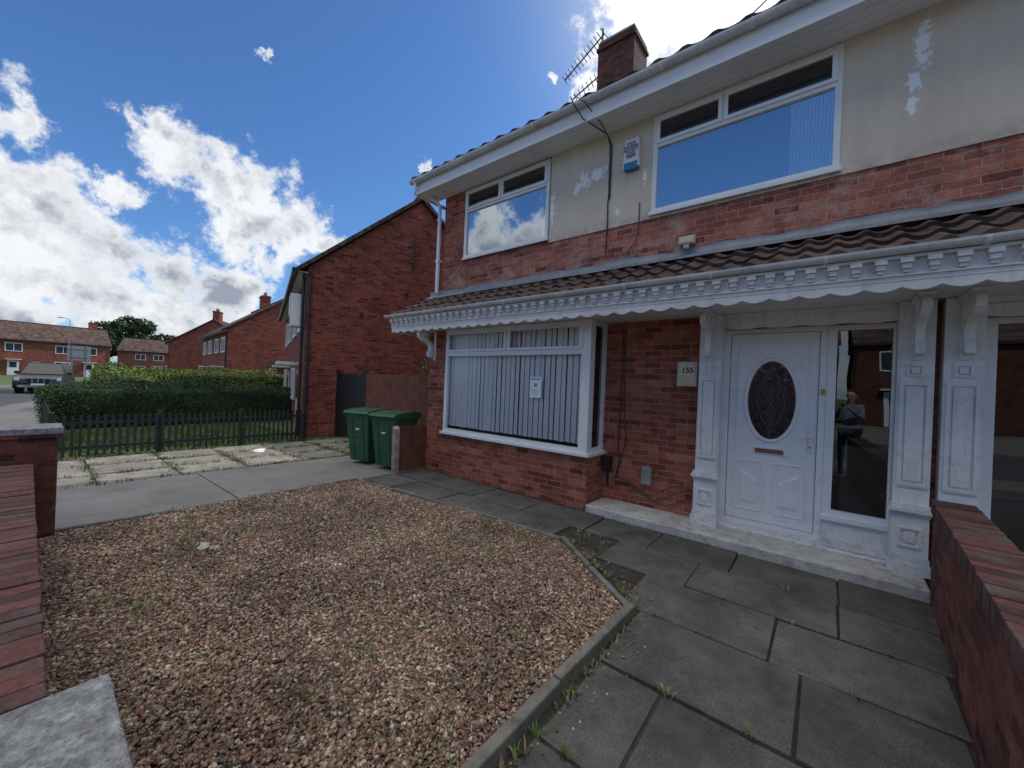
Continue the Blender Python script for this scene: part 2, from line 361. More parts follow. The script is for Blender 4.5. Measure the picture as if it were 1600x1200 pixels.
# ------------------------------------------------------------------ MAIN HOUSE
YF=5.0; MX=.745
house=empty('brick_house')
def mir(h): return (2*MX-h[1],2*MX-h[0],h[2],h[3])
W1=(-5.27,-3.42,3.86,5.10); W2=(-1.83,.03,3.86,5.10)
ups=[W1,W2,mir(W1),mir(W2)]
door_h=(-.95,.56,0.0,2.32)
wall=MB()
wall.plate(-5.85,7.34,0,3.80,[door_h,mir(door_h)],YF,YF+.25,'brick')
wall.obj('front_wall_lower',house)
wall=MB()
wall.plate(-5.85,7.34,3.80,5.2,ups,YF,YF+.25,'brick')
wall.obj('front_wall_upper',house)
band=MB(); band.plate(-5.853,7.343,3.1,3.80,[],YF-.003,YF+.01,'brickup'); band.obj('worn_brick_band',house)
side=MB()
for x in (-5.85,7.34):
    s=.002 if x>0 else -.002
    side.add([(x+s,5.25,0),(x+s,11,0),(x+s,11,5.2),(x+s,8,7.6),(x+s,5.25,5.3)],[(0,1,2,3,4)],'brick')
side.box(-5.85,7.34,10.9,11,0,5.2,'brick'); side.obj('side_and_back_walls',house)
cr=MB(); cr.plate(-3.40,4.89,3.80,5.125,[W2,mir(W2)],YF-.018,YF+.003,'cream'); cr.obj('cream_render_panel',house)
rf=MB(); tiles(rf,-6.2,7.7,4.46,5.36,8.0,7.80,12,.30,.022,'tile')
rf.add([(-6.2,8,7.8),(7.7,8,7.8),(7.7,11.5,5.36),(-6.2,11.5,5.36)],[(0,1,2,3)],'tile')
rf.box(-6.2,7.7,7.9,8.1,7.78,7.88,'tile')
rf.obj('tiled_roof',house)
so=MB()
for i in range(4):
    y=4.56+i*.11; so.box(-6.18,7.68,y,y+.104,5.13,5.142,'upvc')
so.box(-6.18,7.68,4.56,5.0,5.143,5.15,'greybox')
so.box(-6.18,7.68,4.53,4.556,5.10,5.335,'upvc')
so.box(-6.2,-6.18,4.5,8,5.1,5.16,'upvc')
so.add([(-6.19,4.53,5.14),(-6.19,8,7.52),(-6.19,8,7.74),(-6.19,4.53,5.33)],[(0,1,2,3)],'white')
so.add([(-6.19,11.5,5.14),(-6.19,8,7.52),(-6.19,8,7.74),(-6.19,11.5,5.33)],[(0,1,2,3)],'white')
so.add([(-6.19,4.53,5.12),(-5.86,4.53,5.12),(-5.86,8,7.5),(-6.19,8,7.5)],[(0,1,2,3)],'white')
so.obj('fascia_and_soffit',house)
gu=MB()
def gutter(mb,x0,x1,y,z,r,mt,n=8):
    pr=[]
    for k in range(n+1):
        a=math.pi+math.pi*k/n; pr.append((y+r*math.cos(a),z+r*math.sin(a)))
    for k in range(n,-1,-1):
        a=math.pi+math.pi*k/n; pr.append((y+(r-.006)*math.cos(a),z+(r-.006)*math.sin(a)))
    mb.prismx(pr,x0,x1,mt)
gutter(gu,-6.24,7.7,4.468,5.335,.058,'gutter')
x=-6.1
while x<7.6:
    gutter(gu,x,x+.03,4.468,5.333,.064,'white'); x+=.9
gu.tube([(-6.12,4.468,5.28),(-6.12,4.48,5.2),(-5.98,4.86,5.06),(-5.93,4.93,4.98),(-5.93,4.93,3.30)],.034,'upvc',12)
for z in (4.7,3.9): gu.box(-5.98,-5.88,4.90,5.0,z,z+.03,'upvc')
gu.obj('gutter_and_downpipe',house,smooth=False)

def sash(fr,gl,x0,x1,z0,z1,y,w=.04,proud=.018,gm='glass'):
    fr.plate(x0,x1,z0,z1,[(x0+w,x1-w,z0+w,z1-w)],y-proud,y+.01,'upvc')
    gl.add([(x0+w-.004,y+.004,z0+w-.004),(x1-w+.004,y+.004,z0+w-.004),(x1-w+.004,y+.004,z1-w+.004),(x0+w-.004,y+.004,z1-w+.004)],[(0,1,2,3)],gm)
def pane(gl,x0,x1,z0,z1,y,gm='glass'):
    gl.add([(x0-.004,y,z0-.004),(x1+.004,y,z0-.004),(x1+.004,y,z1+.004),(x0-.004,y,z1+.004)],[(0,1,2,3)],gm)
fr=MB(); gl=MB(); inn=MB()
for idx,h in enumerate(ups):
    x0,x1,z0,z1=h; e=.055; zt=z0+.84; xm=x0+(x1-x0)*.43 if idx!=0 else x0+(x1-x0)*.47
    lo=(x0+e,x1-e,z0+e,zt); t1=(x0+e,xm-.02,zt+.05,z1-e); t2=(xm+.02,x1-e,zt+.05,z1-e)
    fr.plate(x0,x1,z0,z1,[lo,t1,t2],YF-.03,YF+.05,'upvc')
    pane(gl,*lo,YF+.0)
    sash(fr,gl,t1[0]-.01,t1[1]+.01,t1[2]-.01,t1[3]+.01,YF-.033,gm='glassmid'); sash(fr,gl,t2[0]-.01,t2[1]+.01,t2[2]-.01,t2[3]+.01,YF-.033,gm='glassmid')
    fr.box(x0-.02,x1+.02,YF-.06,YF-.031,z0-.03,z0+.012,'upvc')
    inn.box(x0-.3,x1+.3,YF+.9,YF+1.0,z0-.4,z1+.1,'room')
    inn.box(x0-.3,x1+.3,YF+.26,YF+.9,z0-.4,z0-.38,'dark')
    if idx in (1,2):
        n=12
        for k in range(n):
            a=x1-.06-.36*k/n; inn.add([(a,YF+.015+.014*(k%2),z0+.05),(a-.36/n+.006,YF+.015+.014*((k+1)%2),z0+.05),(a-.36/n+.006,YF+.015+.014*((k+1)%2),z0+.83),(a,YF+.015+.014*(k%2),z0+.83)],[(0,1,2,3)],'blind')
fr.obj('upper_window_frames',house,bevel=.004); gl.obj('upper_window_panes',house); inn.obj('upper_rooms',house)

for mirrored in (False,True):
    Tm=Matrix.Translation((2*MX,0,0))@Matrix.Scale(-1,4,(1,0,0)) if mirrored else None
    sfx='_r' if mirrored else ''
    bb=MB(); bb.T=Tm
    bb.box(-5.60,-2.37,4.56,4.999,0,.70,'brick'); bb.box(-5.60,-5.14,4.56,4.999,.70,2.475,'brick')
    bb.obj('bay_base_wall'+sfx,house)
    f=MB(); f.T=Tm; g=MB(); g.T=Tm
    lo=(-5.08,-2.50,.80,2.03); t1=(-5.08,-3.80,2.11,2.42); t2=(-3.74,-2.50,2.11,2.42)
    f.plate(-5.14,-2.37,.742,2.476,[lo,t1,t2],4.53,4.60,'upvc')
    pane(g,*lo,4.565,'glasslow')
    for t in (t1,t2): sash(f,g,t[0]-.01,t[1]+.01,t[2]-.01,t[3]+.01,4.528,gm='glasslow')
    f.box(-5.18,-2.32,4.49,5.0,.70,.741,'upvc')
    R=Matrix.Translation((-2.37,0,0))@Matrix.Rotation(rad(90),4,'Z')
    f.T=(Tm@R) if Tm else R; g.T=f.T
    f.plate(4.601,4.999,.742,2.476,[(4.66,4.93,.80,2.42)],-.0,.06,'upvc'); pane(g,4.66,4.93,.80,2.42,.03,'glassdoor')
    f.T=Tm
    f.obj('bay_window_frame'+sfx,house,bevel=.004); g.obj('bay_window_panes'+sfx,house)
    bl=MB(); bl.T=Tm
    x=-5.06
    while x<-2.5:
        a=rad(-8+random.uniform(-8,8)-8*(x+3.8)/2.6); dx=.0445*math.cos(a); dy=.0445*math.sin(a); j=random.uniform(-.008,.008)
        bl.add([(x-dx,4.625-dy,.84+random.uniform(-.008,.008)),(x+dx,4.625+dy,.84),(x+dx+j,4.625+dy,2.44),(x-dx+j,4.625-dy,2.44)],[(0,1,2,3)],'blind')
        x+=.090
    bl.box(-5.12,-2.45,4.61,4.69,2.44,2.47,'upvc')
    bl.obj('vertical_blinds'+sfx,house)
    r=MB(); r.T=Tm; r.box(-5.13,-2.44,4.95,4.998,.71,2.46,'room'); r.obj('bay_room'+sfx,house)

nt_=MB(); nt_.box(-3.33,-3.13,4.555,4.557,1.42,1.72,'paper')
nt_.box(-3.31,-3.15,4.5535,4.5545,1.675,1.695,'inkblue')
nt_.cyl((-3.23,4.5532,1.60),(-3.23,4.5545,1.60),.030,'inkblue',n=20)
for i in range(6): nt_.box(-3.30,-3.30+random.uniform(.08,.14),4.5535,4.5545,1.535-i*.016,1.538-i*.016,'inkblue')
nt_.obj('window_notice',house)

# canopy
ca=MB(); tiles(ca,-6.18,7.68,4.10,2.735,4.99,3.20,3,.205,.026,'tile',lift=.036,spp=8); ca.obj('canopy_tiles',house)
fl=MB()
xs=np.arange(-6.18,7.70,.05); vs=[];fs=[]
for i,x in enumerate(xs):
    w=.014*math.sin(x*5)+.008*math.sin(x*17)+random.uniform(-.004,.004)
    for (y,z) in ((4.83+w,3.175+w*.4),(4.93,3.235+w*.3),(4.985,3.262),(4.985,3.335+w*.9)): vs.append((x,y,z))
for i in range(len(xs)-1):
    for k in range(3): a=i*4+k; fs.append((a,a+4,a+5,a+1))
fl.add(vs,fs,'lead'); fl.obj('lead_flashing',house,smooth=True)
cf=MB()
gutter(cf,-6.24,7.7,4.045,2.735,.05,'gutter')
x=-6.0
while x<7.6: gutter(cf,x,x+.03,4.045,2.733,.056,'white'); x+=.85
cf.obj('canopy_gutter',house)
cd=MB()
def fascia(mb,a0,a1):
    mb.box(a0,a1,4.112,4.14,2.50,2.735,'white')
    mb.box(a0,a1,4.070,4.111,2.662,2.684,'white')
    mb.box(a0,a1,4.095,4.111,2.535,2.548,'white')
    x=a0+.02
    while x<a1-.07:
        mb.box(x,x+.072,4.048,4.110,2.622,2.661,'white'); mb.box(x+.009,x+.063,4.068,4.110,2.584,2.621,'white'); mb.box(x+.018,x+.054,4.086,4.110,2.556,2.583,'white'); x+=.142
    n=int((a1-a0)/.015); vs=[];fs=[]
    for i in range(n+1):
        x=a0+(a1-a0)*i/n; z=2.455-.032*abs(math.sin(math.pi*x/.21))
        vs+= [(x,4.118,2.502),(x,4.118,z),(x,4.134,z),(x,4.134,2.502)]
    for i in range(n):
        a=4*i; fs+=[(a,a+1,a+5,a+4),(a+1,a+2,a+6,a+5),(a+2,a+3,a+7,a+6)]
    mb.add(vs,fs,'white')
fascia(cd,-6.15,7.65)
cd.T=Matrix(((0,1,0,-6.16-4.112),(1,0,0,0),(0,0,1,0),(0,0,0,1)))
fascia(cd,4.115,4.99)
cd.T=None
cd.add([(-6.15,4.14,2.70),(-6.15,4.99,2.70),(-6.15,4.99,3.20)],[(0,1,2)],'white')
cd.box(-6.12,7.6,4.142,4.985,2.484,2.496,'white')
cd.obj('canopy_fascia',house,bevel=.003)

def bracket(mb,x,yw,w=.06,zt=2.45,sc=1.3,h=.5):
    P=[(.20,.02),(.265,.0),(.30,-.05),(.29,-.11),(.235,-.15),(.16,-.175),(.105,-.22),(.075,-.29),(.085,-.36),(.115,-.41),(.105,-.465),(.06,-.485)]
    T=[.02,.03,.034,.036,.038,.038,.036,.032,.03,.03,.028,.018]
    vs=[];fs=[]
    for i,(a,z) in enumerate(P):
        p0=P[max(i-1,0)];p1=P[min(i+1,len(P)-1)]
        d=Vector((p1[0]-p0[0],p1[1]-p0[1])).normalized(); nn=Vector((-d.y,d.x))*T[i]*.7
        for sgn in (1,-1):
            yy=yw-(a+nn.x*sgn)*sc; zz=zt+(z+nn.y*sgn)*h/.5
            vs.append((x-w/2,yy,zz)); vs.append((x+w/2,yy,zz))
    for i in range(len(P)-1):
        a=4*i; fs+=[(a,a+1,a+5,a+4),(a+2,a+6,a+7,a+3),(a,a+4,a+6,a+2),(a+1,a+3,a+7,a+5)]
    mb.add(vs,fs,'white')
    mb.cyl((x-w/2-.010,yw-.225*sc,zt-.06),(x+w/2+.010,yw-.225*sc,zt-.06),.058,'white',n=20)
    mb.cyl((x-w/2-.018,yw-.225*sc,zt-.06),(x+w/2+.018,yw-.225*sc,zt-.06),.026,'white',n=16)
    mb.cyl((x-w/2-.008,yw-.062*sc,zt-.42*h/.5),(x+w/2+.008,yw-.062*sc,zt-.42*h/.5),.040,'white',n=18)
    mb.cyl((x-w/2-.014,yw-.062*sc,zt-.42*h/.5),(x+w/2+.014,yw-.062*sc,zt-.42*h/.5),.018,'white',n=14)
    mb.box(x-w/2,x+w/2,yw-.018,yw,zt-.53*h/.5,zt,'white')
    mb.box(x-w/2-.02,x+w/2+.02,yw-.31*sc,yw,zt+.002,zt+.03,'white')
def sqpanel(mb,x0,x1,z0,z1,y):
    mb.plate(x0,x1,z0,z1,[(x0+.018,x1-.018,z0+.018,z1-.018)],y-.016,y+.001,'white')
    w=(x1-x0)
    mb.plate(x0+w*.27,x1-w*.27,z0+w*.27,z1-w*.27,[],y-.014,y+.001,'white')
def pilaster(mb,x0,x1,side=1):
    y=4.86; mb.box(x0,x1,y,YF+.12,.12,2.48,'white')
    mb.box(x0-.025,x1+.025,y-.045,y-.001,.10,.19,'whitedirty')
    mb.box(x0-.012,x1+.012,y-.028,y-.001,.191,.245,'whitedirty')
    mb.box(x0-.004,x1+.004,y-.018,y-.001,.246,.60,'white')
    xm=(x0+x1)/2; sqpanel(mb,xm-.075,xm+.075,.33,.50,y-.018)
    mb.box(x0-.012,x1+.012,y-.03,y-.001,.601,.63,'white'); mb.box(x0-.03,x1+.03,y-.055,y-.001,.631,.665,'white'); mb.box(x0-.015,x1+.015,y-.035,y-.001,.666,.70,'white')
    mb.plate(x0+.02,x1-.02,.86,1.76,[(x0+.045,x1-.045,.885,1.735)],y-.018,y+.001,'white')
    mb.box(x0+.06,x1-.06,y-.013,y+.001,.90,1.72,'white')
    mb.box(x0+.015,x1-.015,y-.014,y+.001,.845,.858,'white')
    sqpanel(mb,xm-.055,xm+.055,1.81,1.92,y)
    bracket(mb,xm,y,h=.47)
for mirrored in (False,True):
    p=MB(); p.T=Matrix.Translation((2*MX,0,0))@Matrix.Scale(-1,4,(1,0,0)) if mirrored else None
    pilaster(p,-1.15,-.92); pilaster(p,.49,.72)
    bracket(p,-5.45,4.56,h=.46,sc=1.25); bracket(p,-5.45-.22,4.70,h=.42,sc=1.1,w=.06)
    p.box(-.919,.489,4.93,YF+.12,2.33,2.483,'white')
    n=40; vs=[];fs=[]
    for i in range(n+1):
        x=-.919+1.408*i/n; z=2.325-.018*math.sin(math.pi*((i%10)/10)); vs+=[(x,4.915,2.42),(x,4.915,z),(x,4.93,z),(x,4.93,2.42)]
    for i in range(n): a=4*i; fs+=[(a,a+1,a+5,a+4),(a+1,a+2,a+6,a+5)]
    p.add(vs,fs,'white')
    p.obj('porch_pilasters'+('_r' if mirrored else ''),house,bevel=.003)

# door + side light
d=MB(); g=MB(); yd=5.08
d.plate(-.92,0.0,.15,2.329,[(-.865,-.055,.20,2.275)],yd-.03,yd+.04,'door')
d.box(-.86,-.06,yd-.005,yd+.045,.205,2.27,'door')
def ring(mb,cx,cz,rx,rz,w,y,proud,mt,n=56):
    vs=[];fs=[]
    for i in range(n):
        a=2*math.pi*i/n; c,s_=math.cos(a),math.sin(a)
        vs+=[(cx+(rx+w)*c,y,cz+(rz+w)*s_),(cx+(rx+w*.6)*c,y-proud,cz+(rz+w*.6)*s_),(cx+(rx+w*.15)*c,y-proud*.8,cz+(rz+w*.15)*s_),(cx+rx*c,y,cz+rz*s_)]
    for i in range(n):
        a=4*i;b_=4*((i+1)%n)
        for k in range(3): fs.append((a+k,b_+k,b_+k+1,a+k+1))
    mb.add(vs,fs,mt)
cx,cz=-.46,1.54
ring(d,cx,cz,.215,.42,.05,yd-.005,.022,'door')
ov=MB(); n=56; vs=[(cx+.215*math.cos(2*math.pi*i/n),yd-.009,cz+.42*math.sin(2*math.pi*i/n)) for i in range(n)]
ov.add(vs,[tuple(range(n))],'stained')
def came(pts,r=.0028): ov.tube([(cx+a,yd-.012,cz+b_) for a,b_ in pts],r,'came',5)
for s_ in (1,-1):
    came([(s_*.15*math.sin(t*math.pi)*(1-.3*t),.36-.72*t) for t in np.linspace(0,1,20)])
    came([(s_*(.02+.06*math.sin(t*math.pi*2)),.30-.6*t) for t in np.linspace(0,1,24)])
    came([(s_*(.06+.05*math.cos(t)),.05+.08*math.sin(t)) for t in np.linspace(0,6.28,20)])
    came([(s_*(.05+.04*math.cos(t)),-.18+.06*math.sin(t)) for t in np.linspace(0,6.28,20)])
came([(.06*math.sin(t),.21+.09*math.cos(t)) for t in np.linspace(0,6.28,20)])
came([(0,.42),(0,-.42)])
ov.obj('oval_leaded_glass',house)
def wire(mb,pts,r=.009,mt='door'): mb.tube([(a,yd-.007,b_) for a,b_ in pts],r,mt,6)
wire(d,[(-.78,.94),(-.78,2.10),(-.74,2.17),(-.18,2.17),(-.14,2.10),(-.14,.94)])
for s_ in (1,-1):
    X=lambda a: cx+s_*a
    wire(d,[(X(.07),.86),(X(.27),.86),(X(.32),.80),(X(.32),.32),(X(.07),.32),(X(.04),.36),(X(.04),.70),(X(.07),.76),(X(.07),.86)])
    d.hexa([(X(.08),yd-.004,.38),(X(.28),yd-.004,.38),(X(.28),yd-.004,.78),(X(.08),yd-.004,.66)],[(X(.10),yd-.018,.42),(X(.25),yd-.018,.42),(X(.25),yd-.018,.73),(X(.10),yd-.018,.63)],'door')
d.box(cx-.15,cx+.15,yd-.022,yd-.004,.955,1.025,'door'); d.box(cx-.13,cx+.13,yd-.029,yd-.021,.965,1.013,'bronze')
d.box(-.125,-.095,yd-.02,yd-.004,1.02,1.26,'upvc'); d.tube([(-.11,yd-.02,1.18),(-.11,yd-.06,1.18),(-.13,yd-.07,1.18),(-.22,yd-.07,1.175)],.009,'upvc',8)
d.cyl((-.11,yd-.03,1.08),(-.11,yd-.02,1.08),.010,'gold')
d.box(-.04,-.005,yd-.045,yd-.031,1.62,1.68,'gold')
d.plate(.002,.555,.42,2.329,[(.075,.475,.48,2.27)],yd-.03,yd+.04,'upvc')
pane(g,.075,.475,.48,2.27,yd,'glassdoor')
d.box(.002,.52,yd-.06,yd+.04,.15,.419,'white'); d.box(-.0,.53,yd-.09,yd+.0,.385,.43,'upvc'); d.box(0,.49,yd-.09,yd-.061,.13,.22,'whitedirty')
d.box(-.93,.02,yd-.08,yd+.04,.12,.149,'whitedirty')
d.obj('front_door',house,bevel=.003); g.obj('side_light_pane',house)
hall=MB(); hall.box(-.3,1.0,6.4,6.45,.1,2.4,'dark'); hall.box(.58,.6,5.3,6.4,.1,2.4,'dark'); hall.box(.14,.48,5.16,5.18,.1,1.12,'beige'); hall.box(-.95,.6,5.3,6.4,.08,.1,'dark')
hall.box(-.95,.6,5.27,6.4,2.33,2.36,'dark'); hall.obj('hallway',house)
a=MB(); g=MB()
a.plate(1.03,2.55,.15,2.329,[(1.10,1.75,.22,2.27),(1.82,2.48,.22,2.27)],5.05,5.11,'upvc'); pane(g,1.10,1.75,.22,2.27,5.08,'glassdoor'); pane(g,1.82,2.48,.22,2.27,5.08,'glassdoor')
a.box(1.02,2.5,4.98,5.04,.12,.20,'upvc'); a.obj('adjoining_porch_frame',house,bevel=.003); g.obj('adjoining_porch_pane',house)
h2=MB(); h2.box(1.0,2.6,5.9,5.95,.1,2.4,'dark'); h2.obj('adjoining_hall',house)

bx=MB(); bx.box(-1.40,-1.18,4.90,4.999,1.66,1.95,'beige'); bx.box(-1.385,-1.195,4.893,4.899,1.675,1.935,'beige'); bx.obj('number_box',house,bevel=.008)
nb=MB(); nb.box(-1.355,-1.205,4.887,4.892,1.79,1.90,'plate'); nb.obj('number_plate',house)
text('155',.088,(-1.28,4.885,1.845),FRONT,'ink','number_text',house,bold=.002)
al=MB(); al.hexa([(-2.215,4.90,4.52),(-1.985,4.90,4.52),(-1.985,4.98,4.52),(-2.215,4.98,4.52)],[(-2.19,4.92,4.90),(-2.01,4.92,4.90),(-2.01,4.98,4.90),(-2.19,4.98,4.90)],'upvc')
al.hexa([(-2.19,4.905,4.49),(-2.01,4.905,4.49),(-2.01,4.98,4.49),(-2.19,4.98,4.49)],[(-2.20,4.894,4.585),(-2.0,4.894,4.585),(-2.0,4.98,4.585),(-2.20,4.98,4.585)],'blue')
al.obj('alarm_box',house,bevel=.01)
text('STEVE\nWATSON\nSECURITY\n01642\n700094',.045,(-2.10,4.899,4.745),(rad(87),0,0),'ink','alarm_text',house,spacing=.95,bold=.0008)
sl=MB(); sl.box(-1.45,-1.27,4.90,4.99,3.37,3.46,'beige'); sl.box(-1.43,-1.29,4.895,4.90,3.385,3.445,'plate'); sl.box(-1.40,-1.34,4.93,4.99,3.33,3.37,'upvc'); sl.obj('floodlight',house,bevel=.006)
cb=MB()
def jit(pts,a=.006): return [(p[0]+random.uniform(-a,a),p[1],p[2]+random.uniform(-a,a)) for p in pts]
cb.tube([(-2.75,4.40,5.42),(-2.70,4.42,5.30),(-2.6,4.5,5.12),(-2.45,4.9,5.08),(-2.43,4.97,4.95)]+jit([(-2.43,4.972,4.95-.1*i) for i in range(1,16)]),.009,'black',6)
cb.tube([(-2.70,4.40,5.42),(-2.55,4.40,5.28),(-2.42,4.7,5.08),(-2.405,4.97,4.95),(-2.405,4.972,4.2)],.007,'black',6)
cb.tube([(-1.98,4.972,4.05),(-1.98,4.972,3.75),(-1.985,4.97,3.62),(-2.02,4.97,3.52),(-2.10,4.97,3.45),(-2.12,4.96,3.38)],.006,'black',6)
cb.tube(jit([(-2.13,4.99,2.45-.12*i) for i in range(18)],.02),.006,'black',6)
cb.tube([(-2.10,4.99,2.4),(-2.08,4.99,1.4),(-2.04,4.985,.9),(-2.10,4.98,.6),(-2.20,4.97,.35)],.005,'black',6)
for k in range(3): cb.tube([(-2.2+.25*t*4+.03*k,4.975-.01*k,.28+.10*math.sin(t*7+k)+.04*k) for t in np.linspace(0,1,18)],.005,'black',6)
cb.box(-2.33,-2.22,4.93,4.998,.50,.68,'black'); cb.box(-2.28,-2.26,4.96,4.99,.3,.5,'black')
cb.box(-1.80,-1.68,4.94,4.998,.40,.62,'greybox'); cb.cyl((-1.74,4.938,.57),(-1.74,4.998,.57),.06,'greybox')
cb.tube([(-5.62,4.60,2.3),(-5.625,4.60,.06)],.011,'upvc',8); cb.tube([(-5.15,4.70,4.0),(-5.14,4.985,3.5)],.004,'black',5)
cb.obj('cables_and_meter_boxes',house)
ch=MB(); ch.box(-4.12,-3.30,7.65,8.35,6.9,9.10,'brickchim'); ch.box(-4.15,-3.27,7.62,8.38,8.92,8.99,'brickchim'); ch.box(-4.10,-3.32,7.67,8.33,9.10,9.16,'greybox')
ch.obj('chimney',house)
an=MB()
an.cyl((-4.16,7.9,8.2),(-4.16,7.9,9.65),.022,'aerial'); an.box(-4.2,-4.1,7.85,7.95,8.4,8.5,'aerial')
for (a_,b_,n_,ln) in ((Vector((-5.12,7.9,8.93)),Vector((-4.12,7.9,9.52)),13,.17),(Vector((-4.90,7.9,8.36)),Vector((-4.08,7.9,8.66)),9,.13)):
    an.cyl(a_,b_,.016,'aerial'); dd=(b_-a_).normalized(); pp=Vector((-dd.z,0,dd.x))
    for i in range(n_):
        q=a_.lerp(b_,i/(n_-1)); k=ln*(.8+.5*i/n_); an.cyl(q-pp*k,q+pp*k,.010,'aerial',n=6)
an.obj('tv_antenna',house)
wr=MB(); wr.tube([(-2.0,8,8.0),(-.7,8,8.75)],.012,'aerial',6); wr.obj('roof_aerial_rod',house)

# ------------------------------------------------------------------ generic houses
def bg_house(loc,rotz,Ln,D,eave,ridge,bm='brickfar',chim=(.5,),name='brick_house',base=0):
    e=empty(name,loc,rotz)
    w=MB()
    w.add([(-Ln,0,base),(0,0,base),(0,0,eave),(-Ln,0,eave)],[(0,1,2,3)],bm)
    w.add([(-Ln,D,base),(0,D,base),(0,D,eave),(-Ln,D,eave)],[(0,1,2,3)],bm)
    for x in (0,-Ln): w.add([(x,0,base),(x,D,base),(x,D,eave),(x,D/2,ridge),(x,0,eave)],[(0,1,2,3,4)],bm)
    w.obj('walls',e)
    r=MB(); ov=.28; sl=(ridge-eave)/(D/2)
    for sgn in (0,1):
        y0=-ov if sgn==0 else D+ov; z0=eave-ov*sl+.04
        n_=Vector((0,-sl if sgn==0 else sl,1)).normalized()*.09
        A=[Vector((-Ln-.12,y0,z0)),Vector((.12,y0,z0)),Vector((.12,D/2,ridge+.04)),Vector((-Ln-.12,D/2,ridge+.04))]
        r.hexa(A,[a+n_ for a in A],'rooftile')
    r.box(-Ln-.12,.12,D/2-.1,D/2+.1,ridge+.1,ridge+.2,'rooftile')
    r.obj('roof',e)
    t=MB(); t.box(-Ln-.1,.1,-ov-.08,-ov+.02,eave-.22,eave-.08,'black'); t.box(-Ln,0,-ov,0,eave-.15,eave-.13,'white')
    t.cyl((.0-.12,-.08,0),(-.12,-.08,eave-.15),.04,'black'); t.obj('gutters',e)
    f=MB(); g=MB(); nb=max(1,int(Ln/5)); s=eave/5.2
    for k in range(nb):
        c0=-Ln*(k+.5)/nb
        for dx in (-1.3,1.3):
            for z0,z1 in ((.9*s,2.15*s),(3.4*s,4.6*s)):
                xa,xb=c0+dx-.75,c0+dx+.75
                if z0<1.5 and dx>0: continue
                f.plate(xa,xb,z0,z1,[(xa+.08,c0+dx-.03,z0+.08,z1-.08),(c0+dx+.03,xb-.08,z0+.08,z1-.08)],-.05,.0,'upvc'); g.box(xa+.05,xb-.05,-.02,-.01,z0+.05,z1-.05,'glassfar')
        f.box(c0+.8,c0+1.8,-.04,-.002,base,2.1*s,'upvc'); g.box(c0+1.0,c0+1.6,-.05,-.041,1.1*s,1.9*s,'glassfar')
        f.box(c0+.6,c0+2.0,-.6,0,2.2*s,2.3*s,'white')
    f.obj('windows_and_doors',e); g.obj('window_glass',e)
    c=MB()
    for q in chim:
        x=-Ln*q; c.box(x-.45,x+.45,D/2-.3,D/2+.3,ridge-.4,ridge+1.1,bm); c.box(x-.5,x+.5,D/2-.35,D/2+.35,ridge+.95,ridge+1.03,bm)
        for dx in (-.2,.2): c.cyl((x+dx,D/2,ridge+1.1),(x+dx,D/2,ridge+1.4),.1,'bronze',r1=.08)
    if chim: c.obj('chimney',e)
    return e
h1=bg_house((-10.6,4.52,0),rad(-18.7),11,5.9,4.42,6.95,'brickn',chim=(),base=-.02)
x1=MB(); x1.tube([(.03,2.75,4.9),(.16,2.75,4.92),(.16,2.75,5.75)],.022,'black',6)
for k in range(6): x1.tube([(.16,2.56,5.1+.1*k),(.16,2.94,5.16+.1*k)],.014,'black',5)
x1.cyl((0,1.35,3.35),(.04,1.35,3.35),.05,'black'); x1.cyl((0,2.6,4.1),(.03,2.6,4.1),.06,'black')
x1.cyl((.05,.06,0),(.05,.06,4.3),.035,'black')
x1.box(-.9,-.3,-.35,-.02,2.9,3.75,'upvc'); x1.box(-.85,-.35,-.36,-.351,2.96,3.7,'glassfar')
x1.obj('gable_details',h1)
bg_house((-30.8,8.25,0),rad(-6),11,7.0,4.5,7.0,'brickn',chim=(.6,))
bg_house((-53.8,9.3,0),rad(-35),11,7.8,4.5,7.1,'brickn',chim=(.08,))
bg_house((-24.5,9.5,0),rad(-6),3.0,5.5,2.2,2.5,'brickn',chim=(),name='garage')
bg_house((-86,8,0),rad(95),14,7,4.9,7.3,'brickfar',chim=(.1,.9))
bg_house((-74,-3.5,0),rad(100),12,7,4.7,7.0,'brickfar',chim=(.2,.8))
bg_house((-100,19,0),rad(70),9,7,4.9,7.3,'brickfar',chim=(.2,))
bg_house((-100,29,0),rad(50),9,7,4.9,7.3,'brickfar',chim=(.2,))
bg_house((-92,38,0),rad(35),12,7,4.9,7.3,'brickfar',chim=(.2,.8))
bg_house((-82,45,0),rad(20),12,7,4.9,7.3,'brickfar',chim=(.2,.8))
bg_house((-12.5,-21,0),rad(180),13,7,5.0,7.4,'brickopp',chim=(.5,))
bg_house((1.2,-21,0),rad(180),13,7,5.0,7.4,'brickopp',chim=(.5,))
bg_house((15,-21,0),rad(180),13,7,5.0,7.4,'brickopp',chim=(.5,))
bg_house((-27,-20.5,0),rad(177),13,7,5.0,7.4,'brickopp',chim=(.5,))

